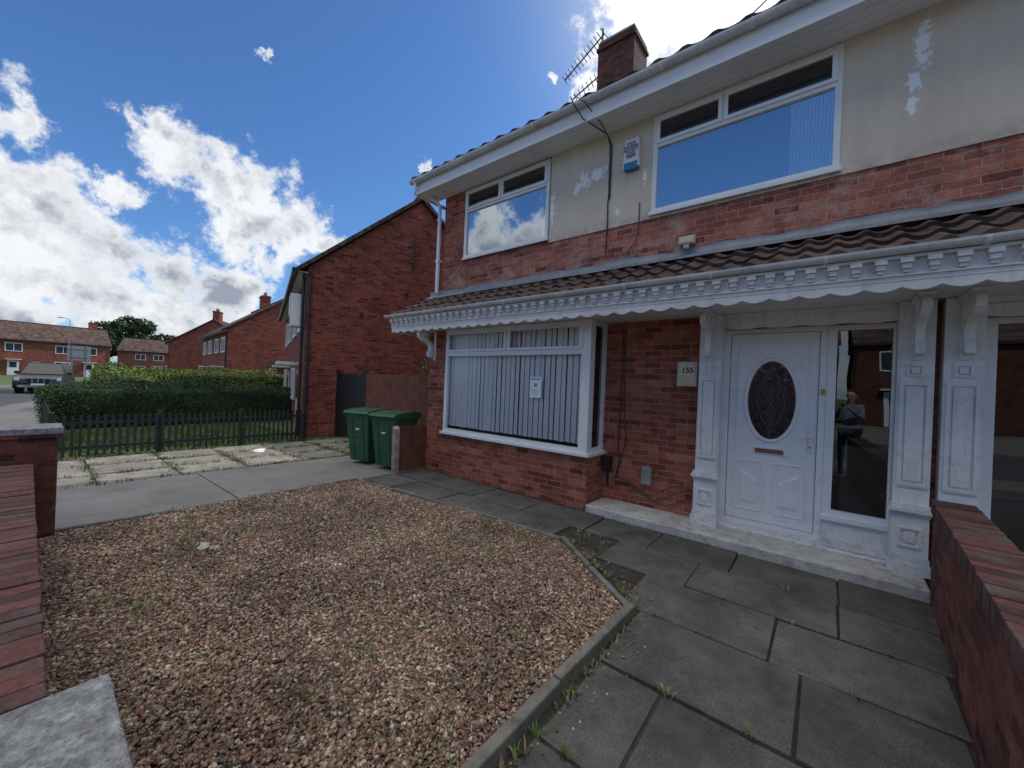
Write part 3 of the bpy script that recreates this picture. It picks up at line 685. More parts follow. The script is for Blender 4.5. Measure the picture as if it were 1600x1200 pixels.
# ------------------------------------------------------------------ ground, road
gd=MB(); gd.box(-400,300,-300,400,-.4,-.13,'grass'); gd.obj('ground')
cl=[(60,-6.1),(30,-6.1),(10,-6.1),(-5,-6.05),(-12,-5.7),(-20,-4.6),(-28,-2.6),(-36,.3),(-44,4.2),(-52,9.2),(-60,15.5),(-68,23),(-76,32),(-84,42)]
def strip(name,o0,o1,z0,z1,mt,parent=None):
    vs=[];fs=[]
    n=len(cl); P=[Vector(p) for p in cl]
    for i in range(n):
        d=(P[min(i+1,n-1)]-P[max(i-1,0)]).normalized(); nn=Vector((d.y,-d.x))
        for z in (z1,z0):
            for o in (o0,o1):
                q=P[i]+nn*o; vs.append((q.x,q.y,z))
    for i in range(n-1):
        a=4*i; fs+=[(a,a+1,a+5,a+4),(a,a+4,a+6,a+2),(a+1,a+3,a+7,a+5)]
    mb=MB(); mb.add(vs,fs,mt); return mb.obj(name,parent)
strip('road',-3.1,3.1,-.128,-.105,'asphalt')
strip('kerb',3.1,3.24,-.12,.004,'kerb'); strip('kerb',-3.24,-3.1,-.12,.004,'kerb')
strip('pavement',3.24,5.85,-.12,0,'pave'); strip('pavement',-5.6,-3.24,-.12,0,'pave')
strip('lawn',5.85,30,-.12,-.03,'grass'); strip('lawn',-30,-5.6,-.12,-.03,'grass')
fc=MB(); fc.box(-40,30,-20.4,-11.85,-.1,-.015,'pave'); fc.obj('forecourt')
fc=MB(); fc.box(.97,7.6,-.2,5.0,-.1,-.006,'pave'); fc.obj('adjoining_front_yard')
dr=MB(); dr.prism([(-7.62,-.25),(-5.68,-.25),(-5.68,1.72),(-7.62,1.70)],-.05,.0,'concrete')
dr.prism([(-7.62,1.715),(-5.68,1.735),(-5.64,5.3),(-7.5,5.3)],-.05,.004,'concrete')
dr.obj('driveway')
dr2=MB()
y=-.25
while y<5.3:
    x=-9.95
    for k in range(3):
        w=.765; dr2.prism([(x+.014,y+.012),(x+w-.014,y+.012),(x+w-.014,y+.885),(x+.014,y+.885)],-.05,-.004+random.uniform(-.008,.008),'oldslab'); x+=w
    y+=.9
dr2.obj('slab_path',bevel=.006)
bs=MB(); bs.prism([(-5.66,3.2),(.75,3.2),(.75,4.6),(-5.66,4.6)],-.05,-.008,'soil'); bs.prism([(-1.1,-.3),(.75,-.3),(.75,3.196),(-1.1,3.196)],-.05,-.008,'soil')
bs.prism([(-2.2,2.6),(-1.104,2.6),(-1.104,3.196),(-2.2,3.196)],-.05,-.012,'soil')
bs.prism([(-9.97,-.25),(-7.63,-.25),(-7.63,5.3),(-9.97,5.3)],-.05,-.02,'soil'); bs.obj('soil_bed')

def clip(poly,p,q):
    out=[]
    def sd(a): return (q[0]-p[0])*(a[1]-p[1])-(q[1]-p[1])*(a[0]-p[0])
    for i in range(len(poly)):
        a,b_=poly[i],poly[(i+1)%len(poly)]; sa,sb=sd(a),sd(b_)
        if sa>=0: out.append(a)
        if (sa>=0)!=(sb>=0):
            t=sa/(sa-sb); out.append((a[0]+(b_[0]-a[0])*t,a[1]+(b_[1]-a[1])*t))
    return out
K=[(-5.62,.16),(-5.60,3.22),(-2.07,3.50),(-1.03,2.73),(-1.07,.1)]
sb=MB()
def slab(x0,x1,y0,y1,dz=0):
    g=.008; poly=[(x0+g,y0+g),(x1-g,y0+g),(x1-g,y1-g),(x0+g,y1-g)]
    if x0<-1.0 and 2.75<y0<3.9:
        a,b_=(K[1][0],K[1][1]+.04),(K[2][0],K[2][1]+.04)
        if x1<=-2.0: poly=clip(poly,a,b_)
        else:
            poly=clip(poly,(K[2][0]+.03,K[2][1]+.04),(K[3][0]+.03,K[3][1]+.04))
    if len(poly)<3: return
    z=.018+random.uniform(-.008,.008)+dz
    n=len(poly); tx,ty=random.uniform(-.012,.012),random.uniform(-.012,.012); cx_=sum(p[0] for p in poly)/n; cy_=sum(p[1] for p in poly)/n
    vs=[(p[0],p[1],-.04) for p in poly]+[(p[0]+random.uniform(-.003,.003),p[1]+random.uniform(-.003,.003),z+tx*(p[0]-cx_)+ty*(p[1]-cy_)) for p in poly]
    sb.add(vs,[tuple(range(n))[::-1],tuple(range(n,2*n))]+[(i,(i+1)%n,n+(i+1)%n,n+i) for i in range(n)],'slab')
def row(y0,y1,xs,dz=0):
    for i in range(len(xs)-1): slab(xs[i],xs[i+1],y0,y1,dz)
row(3.92,4.49,[-5.6,-4.7,-3.8,-2.95,-2.05,-1.35,-.62,.13,.70])
row(3.38,3.92,[-5.6,-4.9,-4.0,-3.1,-2.2]); row(3.38,3.92,[-1.62,-.85,.12,.66])
row(2.80,3.38,[-1.15,-.22,.60]); row(2.14,2.80,[-.99,-.06,.57]); row(1.50,2.14,[-.985,-.62,.27,.52],-.02); row(.88,1.5,[-.985,-.1,.50],-.02); row(.25,.88,[-.985,-.5,.45],-.02); row(-.25,.25,[-.64,.0,.42],-.02)
sb.obj('paving_path',bevel=.007)
kb=MB()
def edge(a,b_,w=.05,z=.055,seg=.9):
    a=Vector(a);b_=Vector(b_);d=(b_-a);ln=d.length;d.normalize();nn=Vector((-d.y,d.x)); t=0
    while t<ln-.02:
        t2=min(t+seg,ln); p=a+d*(t+.004); q=a+d*(t2-.004); zz=z+random.uniform(-.01,.01); j=random.uniform(-.01,.01)
        pts=[p+nn*(-w/2+j),q+nn*(-w/2-j),q+nn*(w/2-j),p+nn*(w/2+j)]
        kb.prism([(k.x,k.y) for k in pts],-.04,zz,'kerb'); t=t2
edge(K[0],K[1],z=.05); edge(K[1],K[2]); edge(K[2],K[3],seg=.65); edge(K[3],K[4],w=.06,z=.075,seg=.95); kb.obj('gravel_edging',bevel=.010)
G=[(-5.58,.08),(-5.56,3.20),(-2.08,3.47),(-1.06,2.71),(-1.10,.08)]
gb=MB(); gb.prism([p for p in G],-.04,.02,'gravelbase'); gbo=gb.obj('gravel_soil')
t=(1+5**.5)/2
ico=np.array([(-1,t,0),(1,t,0),(-1,-t,0),(1,-t,0),(0,-1,t),(0,1,t),(0,-1,-t),(0,1,-t),(t,0,-1),(t,0,1),(-t,0,-1),(-t,0,1)],float); ico/=np.linalg.norm(ico[0])
icf=np.array([(0,11,5),(0,5,1),(0,1,7),(0,7,10),(0,10,11),(1,5,9),(5,11,4),(11,10,2),(10,7,6),(7,1,8),(3,9,4),(3,4,2),(3,2,6),(3,6,8),(3,8,9),(4,9,5),(2,4,11),(6,2,10),(8,6,7),(9,8,1)])
def inside(P,poly):
    r=np.ones(len(P),bool)
    n=len(poly); area=sum(poly[i][0]*poly[(i+1)%n][1]-poly[(i+1)%n][0]*poly[i][1] for i in range(n)); sg=1 if area>0 else -1
    for i in range(n):
        a,b_=poly[i],poly[(i+1)%n]; r&=sg*((b_[0]-a[0])*(P[:,1]-a[1])-(b_[1]-a[1])*(P[:,0]-a[0]))>0
    return r
def rotm(n,tilt):
    a=np.random.rand(n)*6.283; b_=(np.random.rand(n)-.5)*tilt; c_=(np.random.rand(n)-.5)*tilt
    ca,sa=np.cos(a),np.sin(a);cb_,sb_=np.cos(b_),np.sin(b_);cc,sc_=np.cos(c_),np.sin(c_); z=np.zeros(n);o=np.ones(n)
    Rz=np.stack([ca,-sa,z,sa,ca,z,z,z,o],1).reshape(n,3,3);Rx=np.stack([o,z,z,z,cb_,-sb_,z,sb_,cb_],1).reshape(n,3,3);Ry=np.stack([cc,z,sc_,z,o,z,-sc_,z,cc],1).reshape(n,3,3)
    return Rz@Rx@Ry
NP=150000
P=np.random.rand(NP,2)*[4.6,3.5]+[-5.62,.05]; P=P[inside(P,G)]
dist=np.hypot(P[:,0],P[:,1]); P=P[np.random.rand(len(P))<np.clip(1.15-dist*.10,.45,1)]
dist=np.hypot(P[:,0],P[:,1]); n=len(P)
sz=(.0050+.0068*np.random.rand(n)**2.2)*(1+.06*dist)
S=np.stack([sz*(1+.6*np.random.rand(n)),sz,sz*(.5+.35*np.random.rand(n))],1)
V=ico[None]*(1+.28*(np.random.rand(n,12,1)-.5))*S[:,None,:]
V=np.einsum('nij,nkj->nki',rotm(n,1.3),V)
und=.012*np.sin(P[:,0]*2.3)*np.sin(P[:,1]*2.9+1)+.024
V+=np.stack([P[:,0],P[:,1],und+.014*np.random.rand(n)],1)[:,None,:]
npmesh('gravel',V.reshape(-1,3),(icf[None]+12*np.arange(n)[:,None,None]).reshape(-1,3),['pebble'])
sp=[]
for i in range(220):
    t_=random.random()
    if i%3==0: sp.append((K[3][0]+.05+abs(random.gauss(0,.10)),.4+2.4*t_))
    elif i%3==1: sp.append((-2.07+1.04*t_+abs(random.gauss(0,.1)),3.5-.77*t_+.05+abs(random.gauss(0,.1))))
    else: sp.append((-5.5+3.4*t_,3.27+.25*t_+abs(random.gauss(0,.1))))
sp=np.array(sp); n=len(sp); sz=.004+.005*np.random.rand(n)
V=ico[None]*(1+.28*(np.random.rand(n,12,1)-.5))*sz[:,None,None]; V+=np.stack([sp[:,0],sp[:,1],np.where(sp[:,1]<2.14,.006,.026)],1)[:,None,:]
npmesh('loose_stones',V.reshape(-1,3),(icf[None]+12*np.arange(n)[:,None,None]).reshape(-1,3),['pebble'])
def tufts(name,pts,h,nb,mats,spread=.04,w=.004,parent=None):
    Vs=[];Fs=[];mi=[];k=0
    for (x,y,z) in pts:
        m_=random.randrange(len(mats))
        for j in range(random.randint(nb//2,nb)):
            a=random.uniform(0,6.283); r=random.uniform(0,spread); hh=h*random.uniform(.4,1.1); ln=random.uniform(.2,.9)*hh
            bx_,by_=x+r*math.cos(a),y+r*math.sin(a); a2=a+random.uniform(-.8,.8); px_,py_=-math.sin(a2)*w,math.cos(a2)*w
            ex,ey=bx_+ln*math.cos(a2),by_+ln*math.sin(a2); mx_,my_=bx_+ln*.4*math.cos(a2),by_+ln*.4*math.sin(a2)
            Vs+=[(bx_-px_*.7,by_-py_*.7,z),(bx_+px_*.7,by_+py_*.7,z),(mx_+px_,my_+py_,z+hh*.7),(mx_-px_,my_-py_,z+hh*.7),(ex+px_*.1,ey+py_*.1,z+hh),(ex-px_*.1,ey-py_*.1,z+hh)]
            Fs+=[(k,k+1,k+2,k+3),(k+3,k+2,k+4,k+5)]; mi+=[m_,m_]; k+=6
    return npmesh(name,np.array(Vs),np.array(Fs),mats,parent,np.array(mi))
pts=[]
for i in range(1500):
    p=(random.uniform(-5.5,-1.1),random.uniform(.1,3.4))
    if inside(np.array([p]),G)[0] and math.sin(p[0]*1.9+1)*math.cos(p[1]*2.3)>.0: pts.append((p[0],p[1],.022))
tufts('gravel_weeds',pts,.045,8,['weed','weed','straw'],.04,.0032)
pts=[]
for i in range(55): t_=random.random(); pts.append((K[3][0]+.05+random.uniform(-.01,.02),.4+2.3*t_,-.01))
for i in range(40): pts.append((random.choice([-5.68,-5.66])+random.uniform(-.03,.03),random.uniform(.3,3.3),0))
for i in range(25): t_=random.random(); pts.append((-5.6+4.9*t_,4.52,.0))
for i in range(26): t_=random.random(); pts.append((-2.07+1.04*t_+.07,3.5-.77*t_+.05,.0))
for i in range(16): pts.append((random.uniform(-2.1,-1.65),random.uniform(3.55,3.88),-.005))
for i in range(22): pts.append((random.uniform(-1.0,.5),random.choice([2.14,2.80,3.38,3.92,1.5]),.0))
tufts('path_weeds',pts,.05,10,['weed','weed','straw'],.03,.0038)
pts=[(random.choice([-9.95,-9.2,-8.42,-7.66])+random.uniform(-.06,.06),random.uniform(-.1,5.0),-.01) for i in range(210)]
pts+=[(random.uniform(-9.9,-7.7),random.choice([.65,1.55,2.45,3.35,4.25])+random.uniform(-.05,.05),-.01) for i in range(180)]
tufts('drive_weeds',pts,.055,18,['weed','hedge','straw','hedge'],.09,.0035)
pts=[(random.uniform(-14.5,-10.1),random.uniform(.3,4.6),-.03) for i in range(3500)]
tufts('lawn_grass',pts,.06,9,['grass','weed'],.07,.005)

st=MB(); st.prism([(-2.34,4.50),(.70,4.50),(.70,5.2),(-2.34,4.99)],-.04,.105,'stepc'); st.box(-.95,.56,4.92,5.2,.1,.125,'whitedirty'); st.obj('door_step',bevel=.014)

# ------------------------------------------------------------------ garden walls
def coping_wall(mb,x0,x1,y0,y1,h,along='x'):
    mb.box(x0,x1,y0,y1,-.05,h-.11,'brickwall')
    ln=(x1-x0) if along=='x' else (y1-y0); n=int(ln/.08)
    for i in range(n):
        a=i*ln/n+.004; b_=(i+1)*ln/n-.004; z=h+random.uniform(-.004,.004); o=random.uniform(-.003,.003)
        if along=='x': mb.box(x0+a,x0+b_,y0-.012+o,y1+.012+o,h-.108,z,'copb')
        else: mb.box(x0-.012+o,x1+.012+o,y0+a,y0+b_,h-.108,z,'copb')
    if along=='x': mb.box(x0,x1,y0-.008,y1+.008,h-.109,h-.006,'mortar')
    else: mb.box(x0-.008,x1+.008,y0,y1,h-.109,h-.006,'mortar')
w=MB(); coping_wall(w,0,.215,-4.72,0.12,.81,'y'); w.obj('garden_wall',None,loc=(.70,4.5,0),rotz=-math.atan2(.12,1.83),bevel=.004)
w=MB(); coping_wall(w,-5.44,-1.10,-.17,.045,.72,'x'); w.obj('garden_wall',bevel=.004)
p=MB(); p.box(-5.85,-5.45,-.2,.2,-.05,.94,'brickwall'); p.box(-5.875,-5.425,-.225,.225,.94,.975,'brickwall'); p.box(-5.88,-5.42,-.23,.23,.975,1.03,'cap'); p.obj('gate_pillar',bevel=.006)
gp=empty('gate_pillar'); p=MB(); p.box(-1.05,-.67,-.29,.09,-.05,.93,'brickwall'); p.obj('pier',gp,bevel=.008)
p=MB(); p.hexa([(-1.08,-.32,.931),(-.64,-.32,.931),(-.64,.12,.931),(-1.08,.12,.931)],[(-1.075,-.315,1.0),(-.645,-.31,.997),(-.643,.116,1.0),(-1.078,.118,1.003)],'cap'); p.obj('cap_slab',gp,bevel=.006)

# ------------------------------------------------------------------ fences
fe=MB(); y=.30
while y<4.35:
    h=.74+random.uniform(-.008,.008); fe.box(-10.03,-10.012,y,y+.04,.04,h,'blackwood'); y+=.098
for z in (.16,.58): fe.box(-10.06,-10.031,.28,4.4,z,z+.045,'blackwood')
for y in (.28,1.65,3.0,4.36): fe.box(-10.11,-10.035,y-.035,y+.035,-.05,.80,'blackwood')
x=-10.1
while x>-14.8:
    fe.box(x-.04,x,.28,.298,.05,.74,'blackwood'); x-=.10
for z in (.16,.58): fe.box(-14.9,-10.05,.30,.33,z,z+.045,'blackwood')
fe.obj('black_garden_fence')
fg=MB(); x=-10.25
while x<-9.05:
    fg.box(x,x+.095,5.30,5.32,.06,1.68+random.uniform(-.01,.01),'blackwood'); x+=.1
for z in (.35,1.4): fg.box(-10.25,-9.05,5.32,5.36,z,z+.09,'blackwood')
fg.box(-9.04,-8.94,5.27,5.37,0,1.78,'blackwood'); fg.box(-10.35,-10.26,5.27,5.37,0,1.75,'blackwood'); fg.obj('garden_gate')
fw=MB(); x=-8.92
while x<-5.98:
    fw.box(x,x+.098,5.30+random.uniform(0,.006),5.322,.04,1.70+random.uniform(-.012,.012),'brownwood'); x+=.104
fw.box(-8.92,-5.9,5.325,5.36,1.3,1.38,'brownwood'); fw.box(-8.92,-5.9,5.325,5.36,.3,.38,'brownwood')
for x in (-7.4,-5.95): fw.box(x-.05,x+.05,5.31,5.40,0,1.75,'brownwood')
fw.obj('wooden_fence')
fs_=MB()
for i in range(8): fs_.box(-5.63,-5.612,3.98+i*.075,4.05+i*.075,.04,.80+random.uniform(-.01,.01),'brownwood')
fs_.obj('low_fence_panel')
po=MB(); po.hexa([(-5.62,3.86,-.02),(-5.53,3.86,-.02),(-5.53,3.95,-.02),(-5.62,3.95,-.02)],[(-5.625,3.855,.80),(-5.535,3.85,.77),(-5.53,3.94,.78),(-5.62,3.95,.82)],'greywood'); po.obj('wooden_post',bevel=.006)

# ------------------------------------------------------------------ bins
def wheelie(loc,rz):
    e=empty('wheelie_bin',loc,rz); b_=MB()
    b_.hexa([(-.21,-.24,.07),(.21,-.24,.07),(.21,.20,.07),(-.21,.20,.07)],[(-.27,-.33,.90),(.27,-.33,.90),(.27,.30,.90),(-.27,.30,.90)],'bin')
    b_.box(-.29,.29,-.35,.32,.885,.935,'bin')
    b_.hexa([(-.235,-.292,.50),(.235,-.292,.50),(.235,-.25,.50),(-.235,-.25,.50)],[(-.24,-.304,.53),(.24,-.304,.53),(.24,-.25,.53),(-.24,-.25,.53)],'bin')
    for sx in (-1,1): b_.hexa([(sx*.12-.02,-.262,.1),(sx*.12+.02,-.262,.1),(sx*.12+.02,-.2,.1),(sx*.12-.02,-.2,.1)],[(sx*.13-.02,-.338,.86),(sx*.13+.02,-.338,.86),(sx*.13+.02,-.3,.86),(sx*.13-.02,-.3,.86)],'bin')
    b_.box(-.20,.20,.20,.30,.06,.30,'bin')
    b_.obj('body',e,bevel=.02)
    l=MB(); pr=[(-.38,.935),(-.38,.955),(-.33,.985),(-.1,1.01),(.2,1.015),(.31,1.0),(.36,.97),(.36,.935)]
    l.prismx(pr,-.295,.295,'bin'); l.cyl((-.25,.37,.97),(.25,.37,.97),.018,'bin'); l.box(-.24,-.2,.3,.38,.93,.99,'bin'); l.box(.2,.24,.3,.38,.93,.99,'bin')
    l.box(-.10,.10,-.40,-.37,.935,.955,'bin'); l.obj('lid',e,bevel=.015)
    w_=MB()
    for sx in (-1,1): w_.cyl((sx*.20,.25,.10),(sx*.26,.25,.10),.10,'rubber',n=24); w_.cyl((sx*.255,.25,.10),(sx*.265,.25,.10),.05,'greybox',n=16)
    w_.cyl((-.2,.25,.1),(.2,.25,.1),.012,'galv'); w_.obj('wheels',e)
    k=MB(); k.T=Matrix.Translation((0,-.3065,.66))@Matrix.Rotation(rad(-6),4,'X')
    k.cyl((0,-.002,.06),(0,.003,.06),.028,'upvc',n=6); k.box(-.05,.05,-.002,.003,-.0,.012,'upvc'); k.box(-.04,.04,-.002,.003,-.02,-.01,'upvc'); k.obj('white_marks',e)
wheelie((-6.03,4.20,0),rad(14)); wheelie((-6.75,4.12,0),rad(16))

def crumple(mb,c,r,mt,n=40,flat=.35):
    base=[Vector((random.gauss(0,1),random.gauss(0,1),random.gauss(0,1))).normalized() for _ in range(n)]
    bm=bmesh.new()
    for v in base: bm.verts.new(Vector(c)+Vector((v.x*r*random.uniform(.6,1.3),v.y*r*random.uniform(.5,1),abs(v.z)*r*flat*random.uniform(.5,1.2))))
    bmesh.ops.convex_hull(bm,input=bm.verts); bm.verts.index_update()
    vs=[tuple(v.co) for v in bm.verts]; fs=[tuple(v.index for v in f.verts) for f in bm.faces]; bm.free(); mb.add(vs,fs,mt)
lt=MB(); crumple(lt,(-9.0,3.0,.0),.15,'paper'); crumple(lt,(-9.12,3.1,.0),.1,'paper'); lt.obj('plastic_bag')
lt=MB(); crumple(lt,(-4.25,1.02,.035),.06,'cloth'); crumple(lt,(-4.33,1.05,.035),.045,'cloth'); crumple(lt,(-4.18,1.09,.035),.045,'cloth'); lt.obj('discarded_glove')

# ------------------------------------------------------------------ foliage
def leafcloud(name,pts,nrm,size,mats,parent=None):
    n=len(pts); a=np.random.randn(n,3); a/=np.linalg.norm(a,axis=1)[:,None]
    if nrm is not None: a=a*.8+nrm; a/=np.linalg.norm(a,axis=1)[:,None]
    r=np.random.randn(n,3); u=np.cross(a,r); u/=np.linalg.norm(u,axis=1)[:,None]; v=np.cross(a,u)
    s=(size*(.6+.8*np.random.rand(n)))[:,None]
    V=np.stack([pts-u*s,pts+v*s*.5,pts+u*s,pts-v*s*.5],1).reshape(-1,3); F=np.arange(4*n).reshape(n,4)
    return npmesh(name,V,F,mats,parent,np.random.randint(0,len(mats),n))
def hedge(x0,x1,y0,y1,h,dens,size,mats,core):
    e=empty('hedge'); pts=[];nr=[]
    def bl(x,y): return .10*math.sin(x*1.7+y*1.1)+.06*math.sin(y*3.1+x)
    A=[(x0,x1,y0,y1,'t'),(y0,y1,0,h,'x0'),(y0,y1,0,h,'x1'),(x0,x1,0,h,'y0'),(x0,x1,0,h,'y1')]
    for a0,a1,b0,b1,k in A:
        for i in range(int((a1-a0)*(b1-b0)*dens)):
            a=random.uniform(a0,a1);b_=random.uniform(b0,b1); o=random.gauss(0,.035)
            if k=='t': p=(a,b_,h+bl(a,b_)+o);q=(0,0,1)
            elif k=='x0': p=(x0+bl(a,b_)+o,a,b_*(1+bl(x0,a)/h));q=(-1,0,.3)
            elif k=='x1': p=(x1+bl(a,b_+3)*.8+o,a,b_*(1+bl(x1,a)/h));q=(1,0,.3)
            elif k=='y0': p=(a,y0+bl(b_,a)*.7+o,b_*(1+bl(a,y0)/h));q=(0,-1,.3)
            else: p=(a,y1+o,b_);q=(0,1,.3)
            pz=max(0,p[2]-(h-.25))/.25; cx_=(x0+x1)/2; cy_=(y0+y1)/2
            p=(p[0]+(cx_-p[0])*.22*pz*pz,p[1]+(cy_-p[1])*.04*pz*pz,p[2])
            pts.append(p);nr.append(q)
    leafcloud('leaves',np.array(pts),np.array(nr,float),size,mats,e)
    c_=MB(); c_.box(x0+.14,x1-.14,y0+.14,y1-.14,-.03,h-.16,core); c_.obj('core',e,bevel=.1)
hedge(-16.2,-14.9,.25,6.2,1.14,1700,.023,['hedge','hedge','treeleaf'],'hedgecore')
hedge(-22.5,-20.8,1.6,8.2,1.60,750,.034,['hedge2','hedge2','hedge2','hedge'],'hedgecore')
hedge(-20.7,-17.3,1.7,2.7,1.35,600,.034,['hedge2','hedge2','hedge'],'hedgecore')
def tree(loc,H,R,n,mats,name='tree',size=.35):
    e=empty(name,loc); t_=MB(); t_.tube([(0,0,-.1),(.1,.05,H*.3),(.0,.1,H*.55),(.1,0,H*.85)],[.35,.26,.17,.05],'bark',10)
    cl_=[]
    for i in range(16):
        a=random.uniform(0,6.28); z=H*random.uniform(.38,.95); r=R*random.uniform(.35,.85)*(1.15-abs(z/H-.6)); q=(r*math.cos(a),r*math.sin(a),z)
        t_.tube([(0,.05,z-H*.15),(q[0]*.5,q[1]*.5,z-H*.04),q],[.1,.06,.02],'bark',6); cl_.append((q,R*random.uniform(.28,.48)))
    cl_.append(((0,0,H*.93),R*.35))
    t_.obj('trunk',e); P_=[]
    for q,r in cl_:
        for k in range(n//len(cl_)):
            v=Vector((random.gauss(0,1),random.gauss(0,1),random.gauss(0,1))).normalized()*r*random.uniform(.55,1.05); P_.append((q[0]+v.x,q[1]+v.y,q[2]+v.z*.8))
    leafcloud('crown',np.array(P_),None,size,mats,e)
tree((-112,13,0),11.5,5.5,5000,['treeleaf','hedge','treeleaf'],size=.38)
tree((-118,19,0),9,4.5,3500,['treeleaf','hedge'],size=.38)
tree((-96,-2,0),7,3,2500,['treeleaf','hedge'],size=.3)
tree((-45,13,0),2.6,1.6,1500,['hedge','hedge2'],name='shrub',size=.12)
tree((-62,-9,0),3.2,2.0,1500,['hedge','treeleaf'],name='shrub',size=.15)
sh=empty('climbing_shrub',(-6.75,5.7,0)); s_=MB(); P_=[]
for i in range(9):
    a=random.uniform(-1.2,1.2); tip=(a*.5,random.uniform(-.2,.2),random.uniform(1.8,2.25)); s_.tube([(a*.15,0,0),(a*.25,0,1.1),tip],[.012,.008,.004],'bark',5)
    for k in range(30): u=random.uniform(.45,1); P_.append((a*.25+(tip[0]-a*.25)*u+random.gauss(0,.06),random.gauss(0,.06),1.1+(tip[2]-1.1)*u+random.gauss(0,.05)))
s_.obj('stems',sh); leafcloud('leaves',np.array(P_),None,.035,['weed','hedge'],sh)

# ------------------------------------------------------------------ car
def car(loc,rz,paint='carp'):
    e=empty('parked_car',loc,rz); b_=MB()
    def prof(pts,w0,w1,mt,mb):
        zmin=min(p[1] for p in pts);zmax=max(p[1] for p in pts); vs=[]
        for s2 in (-1,1):
            for (x,z) in pts:
                k=(z-zmin)/(zmax-zmin); vs.append((x,s2*(w0+(w1-w0)*k),z))
        n=len(pts); mb.add(vs,[tuple(range(n)),tuple(range(n,2*n))[::-1]]+[(i,(i+1)%n,n+(i+1)%n,n+i) for i in range(n)],mt)
    prof([(-2.35,.42),(-2.38,.75),(-2.33,1.08),(1.05,1.10),(2.15,.98),(2.33,.85),(2.38,.6),(2.32,.38),(1.95,.34),(-2.0,.34)],.93,.90,paint,b_)
    prof([(-2.25,1.09),(-2.05,1.70),(-1.6,1.78),(.1,1.78),(.35,1.72),(1.12,1.11)],.88,.68,paint,b_)
    b_.obj('body',e,bevel=.05)
    g_=MB()
    g_.add([(1.14,-.80,1.13),(1.14,.80,1.13),(.42,.66,1.69),(.42,-.66,1.69)],[(0,1,2,3)],'carglass')
    for s2 in (-1,1):
        for (xa,xb,xc,xd) in ((.98,.10,.02,.38),(.02,-.85,-.85,-.05),(-.93,-1.95,-1.85,-.93)):
            g_.add([(xa,s2*.882,1.14),(xb,s2*.882,1.14),(xc,s2*.715,1.66),(xd,s2*.715,1.66)],[(0,1,2,3)],'carglass')
    g_.obj('windows',e)
    d_=MB()
    d_.box(2.33,2.40,-.42,.42,.62,.90,'black')
    for k in (-.22,0,.22): d_.box(2.395,2.415,k-.03,k+.03,.64,.88,'galv')
    d_.box(2.395,2.42,-.42,.42,.86,.90,'galv')
    d_.box(2.30,2.42,-.75,.75,.36,.50,'galv'); d_.box(2.415,2.43,-.26,.26,.48,.585,'upvc')
    for s2 in (-1,1):
        d_.box(2.15,2.39,s2*.80-.10 if s2>0 else -.88,s2*.80+.08 if s2>0 else -.70,.74,.92,'headl'); d_.box(2.36,2.42,s2*.66-.09,s2*.66+.09,.40,.48,'headl')
        d_.box(.80,.98,s2*.92 if s2>0 else -1.12,s2*1.12 if s2>0 else -.92,1.10,1.26,'black')
        d_.cyl((-1.9,s2*.62,1.82),(.1,s2*.62,1.82),.02,'galv')
        for wx in (1.48,-1.42):
            d_.cyl((wx,s2*.70,.37),(wx,s2*.95,.37),.375,'rubber',n=28); d_.cyl((wx,s2*.94,.37),(wx,s2*.965,.37),.24,'galv',n=10)
            d_.cyl((wx,s2*.68,.42),(wx,s2*.936,.42),.46,'black',n=28)
    d_.obj('trim_and_wheels',e,bevel=.01)
car((-37.5,.80,-.10),rad(-9)); car((-63,11.5,-.10),rad(-38),'black')

sl=MB(); sl.cyl((0,0,0),(0,0,1.2),.08,'galv'); sl.cyl((0,0,1.2),(0,0,6.6),.045,'galv',r1=.03); sl.tube([(0,0,6.6),(.2,0,6.8),(.6,0,6.85)],.028,'galv'); sl.box(.5,.9,-.08,.08,6.8,6.88,'greybox'); sl.obj('street_lamp',loc=(-66,2.9,0),rotz=rad(-90))
sg=MB()
for y in (-.35,.35): sg.cyl((0,y,0),(0,y,3.1),.04,'galv')
sg.box(-.03,.0,-.6,.6,2.0,3.05,'signgrey'); sg.box(.0,.03,-.5,.5,2.2,2.24,'galv'); sg.box(.0,.03,-.5,.5,2.8,2.84,'galv'); sg.obj('traffic_sign',loc=(-43,2.4,0),rotz=rad(8))

